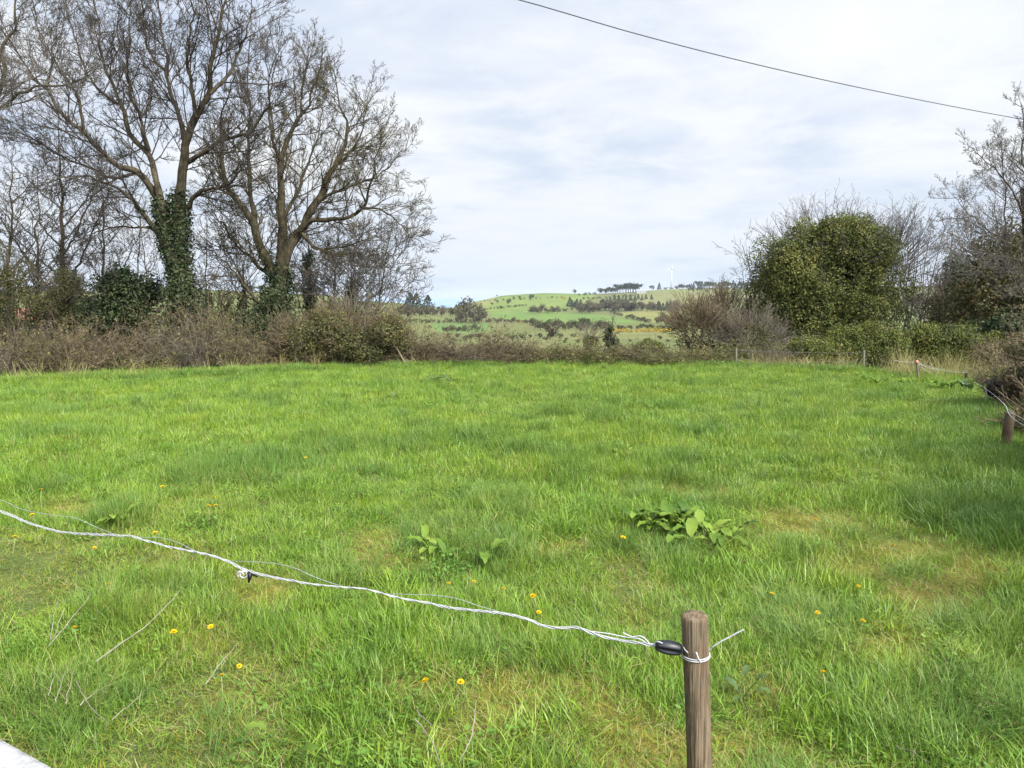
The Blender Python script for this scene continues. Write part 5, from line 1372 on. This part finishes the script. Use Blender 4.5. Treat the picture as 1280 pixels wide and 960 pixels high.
for (y0, y1, sp, far_) in ((2.0, 4.6, 0.078, 0), (4.6, 8.0, 0.10, 0), (8.0, 13.0, 0.15, 1), (13.0, 24.0, 0.20, 1)):
    X, Y = grid_pts(y0, y1, sp, grng)
    px, py = proj(X, Y, h(X, Y))
    m = np.clip(blob(X, Y, MOSS, 1.3) + (0.75 + 0.2 * (Y < 6)) * sstep(np.where(Y < 6.5, 0.53, 0.60), np.where(Y < 6.5, 0.68, 0.74), fbm(X * 1.3, Y * 1.3, 63, 3)), 0, 1)
    t = np.clip(blob(X, Y, TUSS) + sstep(0.60, 0.72, fbm(X * 1.7 + 9, Y * 1.7, 71, 3)) * 0.8, 0, 1)
    u = grng.random(len(X))
    lush = grng.integers(0, 4, len(X)) if not far_ else grng.integers(8, 11, len(X))
    broad = fbm(X * 1.3, Y * 1.3, 15, 2) > 0.56
    kind = lush.copy()
    if not far_: kind = np.where(broad & (u < 0.5), 14, kind)
    kind = np.where(u < t * 0.9, (grng.integers(4, 6, len(X)) if not far_ else 11), kind)
    weedy = sstep(0.55, 0.7, fbm(X * 1.9, Y * 1.9, 91, 3)) * 0.30 + 0.02
    kind = np.where(grng.random(len(X)) < weedy, 15, kind)
    short = grng.random(len(X)) < m * np.where(Y < 6.5, 0.95, 0.85)
    kind = np.where(short, (grng.integers(6, 8, len(X)) if not far_ else 12), kind)
    hgt = 0.62 + 0.25 * fbm(X * 0.55, Y * 0.55, 19, 3) + 1.25 * (fbm(X * 3.6, Y * 3.6, 29, 2) - 0.42)
    hgt = np.clip(hgt, 0.35, 1.5) * (0.84 + 0.16 * sstep(5.0, 9.0, Y))
    hgt = hgt * (1 + 0.30 * t) * (1 - 0.38 * m) * grng.uniform(0.85, 1.15, len(X))
    sxy = np.full(len(X), 1.15 if not far_ else 1.0)
    GP.append(np.stack([X, Y, h(X, Y) - 0.005, kind, sxy, hgt, grng.random(len(X)) * 6.283], 1))
# longer grass along the wall and the right hedge foot, dead straw at the hedge foot
def extra(n, pts, wid, kind, s0, s1):
    pts = np.array(pts); P = resample(pts, 200, False); i = grng.integers(0, 200, n)
    X = P[i, 0] + grng.normal(size=n) * wid; Y = P[i, 1] + grng.normal(size=n) * wid
    GP.append(np.stack([X, Y, h(X, Y) - 0.005, np.full(n, kind), np.full(n, 1.2), grng.uniform(s0, s1, n), grng.random(n) * 6.283], 1))
hp = lambda L: [tuple(hit(px, py)[:2]) for px, py in L]
extra(28, hp([(0, 478), (120, 473), (240, 469), (350, 464), (450, 459)]), 0.18, 13, 0.45, 0.95)
extra(40, hp([(450, 458), (600, 456), (760, 455), (900, 456)]), 0.2, 13, 0.35, 0.75)
extra(55, hp([(1105, 466), (1150, 470), (1200, 472), (1235, 472)]), 0.45, 13, 0.6, 1.3)
extra(45, hp([(930, 460), (1000, 462), (1070, 463)]), 0.3, 13, 0.5, 0.9)
extra(500, hp([(-5, 480), (120, 475), (240, 471), (350, 466), (450, 461), (640, 458), (900, 459), (1080, 466)]), 0.22, 11, 0.7, 1.2)
extra(500, hp([(1236, 510), (1245, 560), (1275, 620), (1300, 680)]), 0.35, 11, 0.7, 1.3)
G = np.concatenate(GP)
me = bpy.data.meshes.new('grass')
me.vertices.add(len(G)); me.vertices.foreach_set('co', G[:, :3].astype(np.float32).ravel())
a = me.attributes.new('kind', 'INT', 'POINT'); a.data.foreach_set('value', G[:, 3].astype(np.int32))
a = me.attributes.new('size', 'FLOAT_VECTOR', 'POINT'); a.data.foreach_set('vector', np.stack([G[:, 4], G[:, 4], G[:, 5]], 1).astype(np.float32).ravel())
a = me.attributes.new('turn', 'FLOAT_VECTOR', 'POINT'); a.data.foreach_set('vector', np.stack([grng.normal(size=len(G)) * .2, grng.normal(size=len(G)) * .2, G[:, 6]], 1).astype(np.float32).ravel())
me.update()
go = tag(link('grass', me), 'lush green meadow grass with mossy and tussocky patches', 'grass', None, 'stuff')
ng = bpy.data.node_groups.new('grass_scatter', 'GeometryNodeTree')
ng.interface.new_socket('Geometry', in_out='INPUT', socket_type='NodeSocketGeometry')
ng.interface.new_socket('Geometry', in_out='OUTPUT', socket_type='NodeSocketGeometry')
gi = ng.nodes.new('NodeGroupInput'); gout = ng.nodes.new('NodeGroupOutput')
iop = ng.nodes.new('GeometryNodeInstanceOnPoints'); ci = ng.nodes.new('GeometryNodeCollectionInfo')
ci.inputs['Collection'].default_value = grass_col; ci.inputs['Separate Children'].default_value = True; ci.inputs['Reset Children'].default_value = True
iop.inputs['Pick Instance'].default_value = True
def nattr(name, typ):
    n = ng.nodes.new('GeometryNodeInputNamedAttribute'); n.data_type = typ; n.inputs['Name'].default_value = name; return n.outputs['Attribute']
ng.links.new(gi.outputs[0], iop.inputs['Points'])
ng.links.new(ci.outputs[0], iop.inputs['Instance'])
ng.links.new(nattr('kind', 'INT'), iop.inputs['Instance Index'])
ng.links.new(nattr('turn', 'FLOAT_VECTOR'), iop.inputs['Rotation'])
ng.links.new(nattr('size', 'FLOAT_VECTOR'), iop.inputs['Scale'])
ng.links.new(iop.outputs[0], gout.inputs[0])
go.modifiers.new('scatter', 'NODES').node_group = ng

# ------------------------------------------------------------------ plants in the grass
m_dock = m_leaf('dock_leaf', [(0.045, 0.09, 0.010), (0.07, 0.13, 0.014), (0.10, 0.17, 0.02), (0.15, 0.215, 0.032), (0.06, 0.11, 0.012)], 0.5, 0.22, 0.3)
m_dock_dark = m_leaf('dark_weed_leaf', [(0.03, 0.055, 0.016), (0.05, 0.085, 0.022), (0.07, 0.11, 0.03)], 0.45, 0.4, 0.2)
def broad_leaf(base, az, el, ln, wd, bend, rng, n=9):
    """one oval leaf with a pinched midrib and wavy edge"""
    t = np.linspace(0, 1, n)
    f = np.array([math.cos(az), math.sin(az), 0]); s = np.array([-math.sin(az), math.cos(az), 0])
    p = np.array(base, float); e = el; C = []
    for k in range(n):
        C.append(p.copy()); p = p + (f * math.cos(e) + np.array([0, 0, math.sin(e)])) * ln / (n - 1); e -= bend / (n - 1)
    C = np.array(C)
    w = wd * 0.5 * np.sin(np.pi * np.clip(t * 0.92 + 0.06, 0, 1)) ** 0.75; w[0] = wd * 0.05
    wav = 0.10 * wd * np.sin(t * 17 + rng.random() * 6)
    up = np.array([0, 0, 1.0])
    Lf = C + s * w[:, None] + up * (w * 0.28 + wav)[:, None]; Rt = C - s * w[:, None] + up * (w * 0.28 - wav)[:, None]
    V = np.concatenate([Lf, C, Rt])
    i = np.arange(n - 1)
    return V, np.concatenate([np.stack([i, i + n, i + n + 1, i + 1], 1), np.stack([i + n, i + 2 * n, i + 2 * n + 1, i + n + 1], 1)])
def weed(name, label, cat, spots, mat, seed, ln=(0.18, 0.3), wd=0.42, group=None, el=(0.5, 1.2)):
    """spots: (px, py, leaf count)"""
    rng = np.random.default_rng(seed)
    b0 = hit(spots[0][0], spots[0][1])
    t = thing(name, label, cat, tuple(b0), group)
    g, gs = [], []
    for px, py, n in spots:
        b = hit(px, py)
        for k in range(n):
            az = rng.random() * 6.283; e = rng.uniform(*el); l = rng.uniform(*ln)
            base = b + np.array([rng.normal() * 0.04, rng.normal() * 0.05, 0.0])
            st = rng.uniform(0.05, 0.12)
            q_ = base + np.array([math.cos(az) * st * 0.6, math.sin(az) * st * 0.6, st])
            gs.append(tubes(np.array([base, (base + q_) / 2 + [0, 0, .01], q_]), np.array([0.004, 0.0035, 0.003]), 5))
            g.append(broad_leaf(q_, az, e, l, l * wd * rng.uniform(.8, 1.15), rng.uniform(0.7, 1.9), rng))
    part('leaves', join(*g), mat, t)
    part('stalks', join(*gs), mat, t)
    return t
weed('dock_plant', 'big clump of broad light green dock leaves in the grass', 'plant', [(845, 668, 16), (815, 666, 12), (862, 664, 12), (880, 678, 12), (902, 682, 9), (832, 657, 9), (868, 690, 6), (800, 664, 6)], m_dock, 1, (0.13, 0.25), 0.40)
weed('dock_plant', 'small dock with a few leaves in the bluish tussock beside the paired dandelions', 'plant', [(545, 698, 5), (560, 706, 3)], m_dock, 2, (0.13, 0.2), 0.4)
weed('dock_plant', 'single upright dock leaf pair on the far side of the bluish tussock', 'plant', [(608, 706, 4)], m_dock, 3, (0.13, 0.22), 0.42)
weed('dock_plant', 'low dock leaf near the bottom edge under the dead twigs', 'plant', [(353, 952, 2)], m_dock, 4, (0.1, 0.16), 0.4)
weed('weed_plant', 'dark flat weed at the far side of the field below the tree row end', 'plant', [(545, 480, 9), (553, 481, 9), (562, 479, 8), (538, 482, 5)], m_dock_dark, 5, (0.16, 0.28), 0.4, None, (0.2, .9))
weed('weed_plant', 'small dark weed alone in the upper middle of the field', 'plant', [(492, 502, 6)], m_dock_dark, 6, (0.12, 0.2), 0.4)
weed('dock_plant', 'dock patch before the second thin fence post', 'plant', [(1082, 481, 7), (1097, 483, 7)], m_dock, 7, (0.2, 0.32), 0.4)
weed('dock_plant', 'dock patch in front of the red capped post', 'plant', [(1135, 485, 8), (1170, 487, 9), (1183, 489, 7)], m_dock, 8, (0.2, 0.32), 0.4)
weed('weed_plant', 'leafy weed beside the short stubby post', 'plant', [(1206, 488, 8), (1216, 492, 7)], m_dock_dark, 9, (0.2, 0.3), 0.45)
weed('dock_plant', 'tiny broad leaved plant in the grass beside the near post', 'plant', [(930, 878, 5)], m_dock_dark, 10, (0.06, 0.1), 0.5)
weed('dock_plant', 'broad leaved plant among the dandelions beyond the white wire', 'plant', [(152, 660, 6)], m_dock, 11, (0.1, 0.18), 0.42)
weed('weed_plant', 'yellowish green low plant in the middle of the field', 'plant', [(770, 574, 10), (785, 575, 9), (778, 571, 8)], m_leaf('yellow_weed_leaf', [(0.10, 0.16, 0.02), (0.15, 0.21, 0.026), (0.12, 0.18, 0.024)], 0.5, 0.3, 0.3), 12, (0.06, 0.13), 0.3, None, (0.2, 0.9))

# dandelions
m_dand = m_leaf('dandelion_yellow', [(0.5, 0.33, 0.006), (0.58, 0.40, 0.01), (0.62, 0.46, 0.015)], 0.6, 0.2, 0.25)
m_stem = m_plain('dandelion_stem', (0.16, 0.2, 0.07), 0.5, 0.3)
drng = np.random.default_rng(3)
t = thing('dandelion', 'dandelion', 'flower', (0, 0, 0), 'dandelions in the grass')
P = np.array([[0, 0, 0], [0.006, 0.004, 0.07], [0, 0, 0.13]])
part('stem', tubes(resample(P, 8), np.full(8, 0.0022), 6), m_stem, t, True, np.zeros(3))
g = []
for ring, (n, el, ln) in enumerate(((18, 0.12, 0.018), (16, 0.45, 0.015), (12, 0.85, 0.011), (7, 1.25, 0.008))):
    for k in range(n):
        az = 6.283 * k / n + ring * 0.3 + drng.normal() * 0.05
        f = np.array([math.cos(az) * math.cos(el), math.sin(az) * math.cos(el), math.sin(el)]); s = np.array([-math.sin(az), math.cos(az), 0]) * 0.0024
        c0 = np.array([0, 0, 0.13]); c1 = c0 + f * ln * 0.6; c2 = c0 + f * ln
        g.append((np.array([c0 - s * .5, c0 + s * .5, c1 + s, c1 - s, c2 + s * .8, c2 - s * .8]), np.array([[0, 1, 2, 3], [3, 2, 4, 5]])))
part('flower_head', join(*g), m_dand, t, False, np.zeros(3))
DL = [(198, 670, 'dandelion just beyond the white wire, tallest of those near the broad leaved plant'), (112, 687, 'dandelion just on the near side of the white wire'), (46, 645, 'dandelion between the wire and its loose strand'), (149, 730, 'dandelion beside the small brown mossy patch'),
      (214, 791, 'dandelion beside the long dead twig'), (272, 778, 'dandelion between the mossy patch and the short dead twig'), (295, 824, 'upper of two dandelions by the short dead twig'), (276, 849, 'lower orange one of two dandelions by the short dead twig'),
      (261, 626, 'top one of three dandelions close together beyond the wire'), (271, 636, 'outer lower one of three dandelions close together beyond the wire'), (260, 637, 'inner lower one of three dandelions close together beyond the wire'),
      (14, 674, 'dandelion at the picture edge next to a thin stalk'), (51, 614, 'lone dandelion beyond the loose wire strand near the picture edge'), (103, 787, 'dull dandelion near the forked dead twig'), (202, 614, 'small faint dandelion up the field from the wire'),
      (554, 848, 'larger of the bright dandelion pair above the forked grey stick'), (571, 850, 'smaller of the bright dandelion pair above the forked grey stick'), (565, 725, 'orange dandelion of the pair under the bluish tussock'), (574, 718, 'yellow dandelion of the pair under the bluish tussock'),
      (665, 740, 'orange dandelion of the trio beyond the wire'), (675, 734, 'pale dandelion of the trio beyond the wire'), (672, 757, 'dandelion of the trio closest to the wire'), (632, 732, 'flattened pale dandelion between the trio and the tussock'),
      (774, 668, 'dandelion just beside the big dock clump'), (964, 741, 'dandelion between the big dock clump and the near post'), (1027, 760, 'bright dandelion past the near post'), (1077, 777, 'flat dandelion near the dry patch past the near post'), (1078, 728, 'dandelion above the flat one near the dry patch'),
      (1022, 649, 'dandelion up the slope past the big dock clump'), (1109, 676, 'pale dandelion in the yellowish grass'), (1033, 848, 'lowest dandelion past the near post'), (383, 574, 'tiny dandelion far up the field by the bluish grass')]
DL.sort(key=lambda d: -d[1])
for i, (px, py, lb) in enumerate(DL):
    Y = hit(px, py)[1]
    for _ in range(4):
        b = hit(px, py); 
    hgt = 0.13 * drng.uniform(1.1, 1.45)
    rr = ray(px, py); dd = (CAMZ - hgt) / -rr[2] if rr[2] < 0 else Y
    x, y = rr[0] * dd, dd
    z = float(h(x, y)); sc = hgt / 0.13
    tilt = drng.normal(size=2) * 0.22
    o = t if i == 0 else copy_thing(t, (x, y, z), 0, (1, 1, 1), lb)
    o.location = (x, y, z); o.rotation_euler = (tilt[0], tilt[1], drng.random() * 6.28); sx = drng.uniform(0.7, 1.15) * (1.3 if Y > 6 else 1.0); o.scale = (sx, sx, sc); o['label'] = lb

# dead stalks lying in the grass
m_stalk = m_twig('dead_stalk', (0.14, 0.122, 0.095), (0.25, 0.225, 0.185), 12)
ST = [('long straight dead twig standing slanted out of the grass', [[(120, 827), (170, 790), (205, 760), (226, 737)]], 0.005), ('forked dead twig slanting from the grass near the picture edge', [[(60, 808), (85, 780), (111, 743)], [(64, 800), (68, 775), (75, 750)], [(66, 798), (74, 778), (80, 762)]], 0.0035),
      ('short pale dead twig beside two dandelions', [[(257, 855), (275, 830), (297, 803)]], 0.0035), ('forked grey stick near the bottom edge', [[(519, 899), (538, 921), (545, 945), (552, 962)], [(521, 888), (533, 905), (540, 915)]], 0.0042),
      ('thin pale stick standing upright near the bottom edge', [[(587, 926), (592, 905), (598, 877)], [(588, 924), (580, 942), (572, 955)]], 0.004), ('dry reed tuft stems at the dark hollow near the white wall', [[(82, 880), (88, 850), (94, 836)], [(70, 878), (76, 858), (80, 844)], [(100, 882), (120, 862), (140, 850)], [(95, 850), (110, 878), (135, 900)], [(140, 900), (165, 880), (188, 860)], [(60, 870), (66, 850), (68, 838)]], 0.003),
      ('thin bent stalk in the grass past the near post', [[(1120, 932), (1140, 940), (1160, 955)]], 0.003)]
for lb, lines, r in ST:
    b = hit(lines[0][0][0], lines[0][0][1] + 12)
    o = thing('dead_stalk', lb, 'twig', tuple(b), 'dead stalks in the grass')
    g = []
    for L in lines:
        e0 = hit(L[0][0], L[0][1] + 8)
        pts = []
        for k, (px, py) in enumerate(L):
            rr = ray(px, py); zt = 0.10 + 0.09 * k / (len(L) - 1)
            pts.append(at(px, py, (CAMZ - zt) / -rr[2]))
        pts = np.array(pts)
        pts = resample(pts, 16); pts[1:] += np.cumsum(drng.normal(size=(15, 3)), 0) * 0.0022
        g.append(tubes(pts, np.linspace(r, r * 0.35, 16) * 0.85, 6))
    part('stalk', join(*g), m_stalk, o)
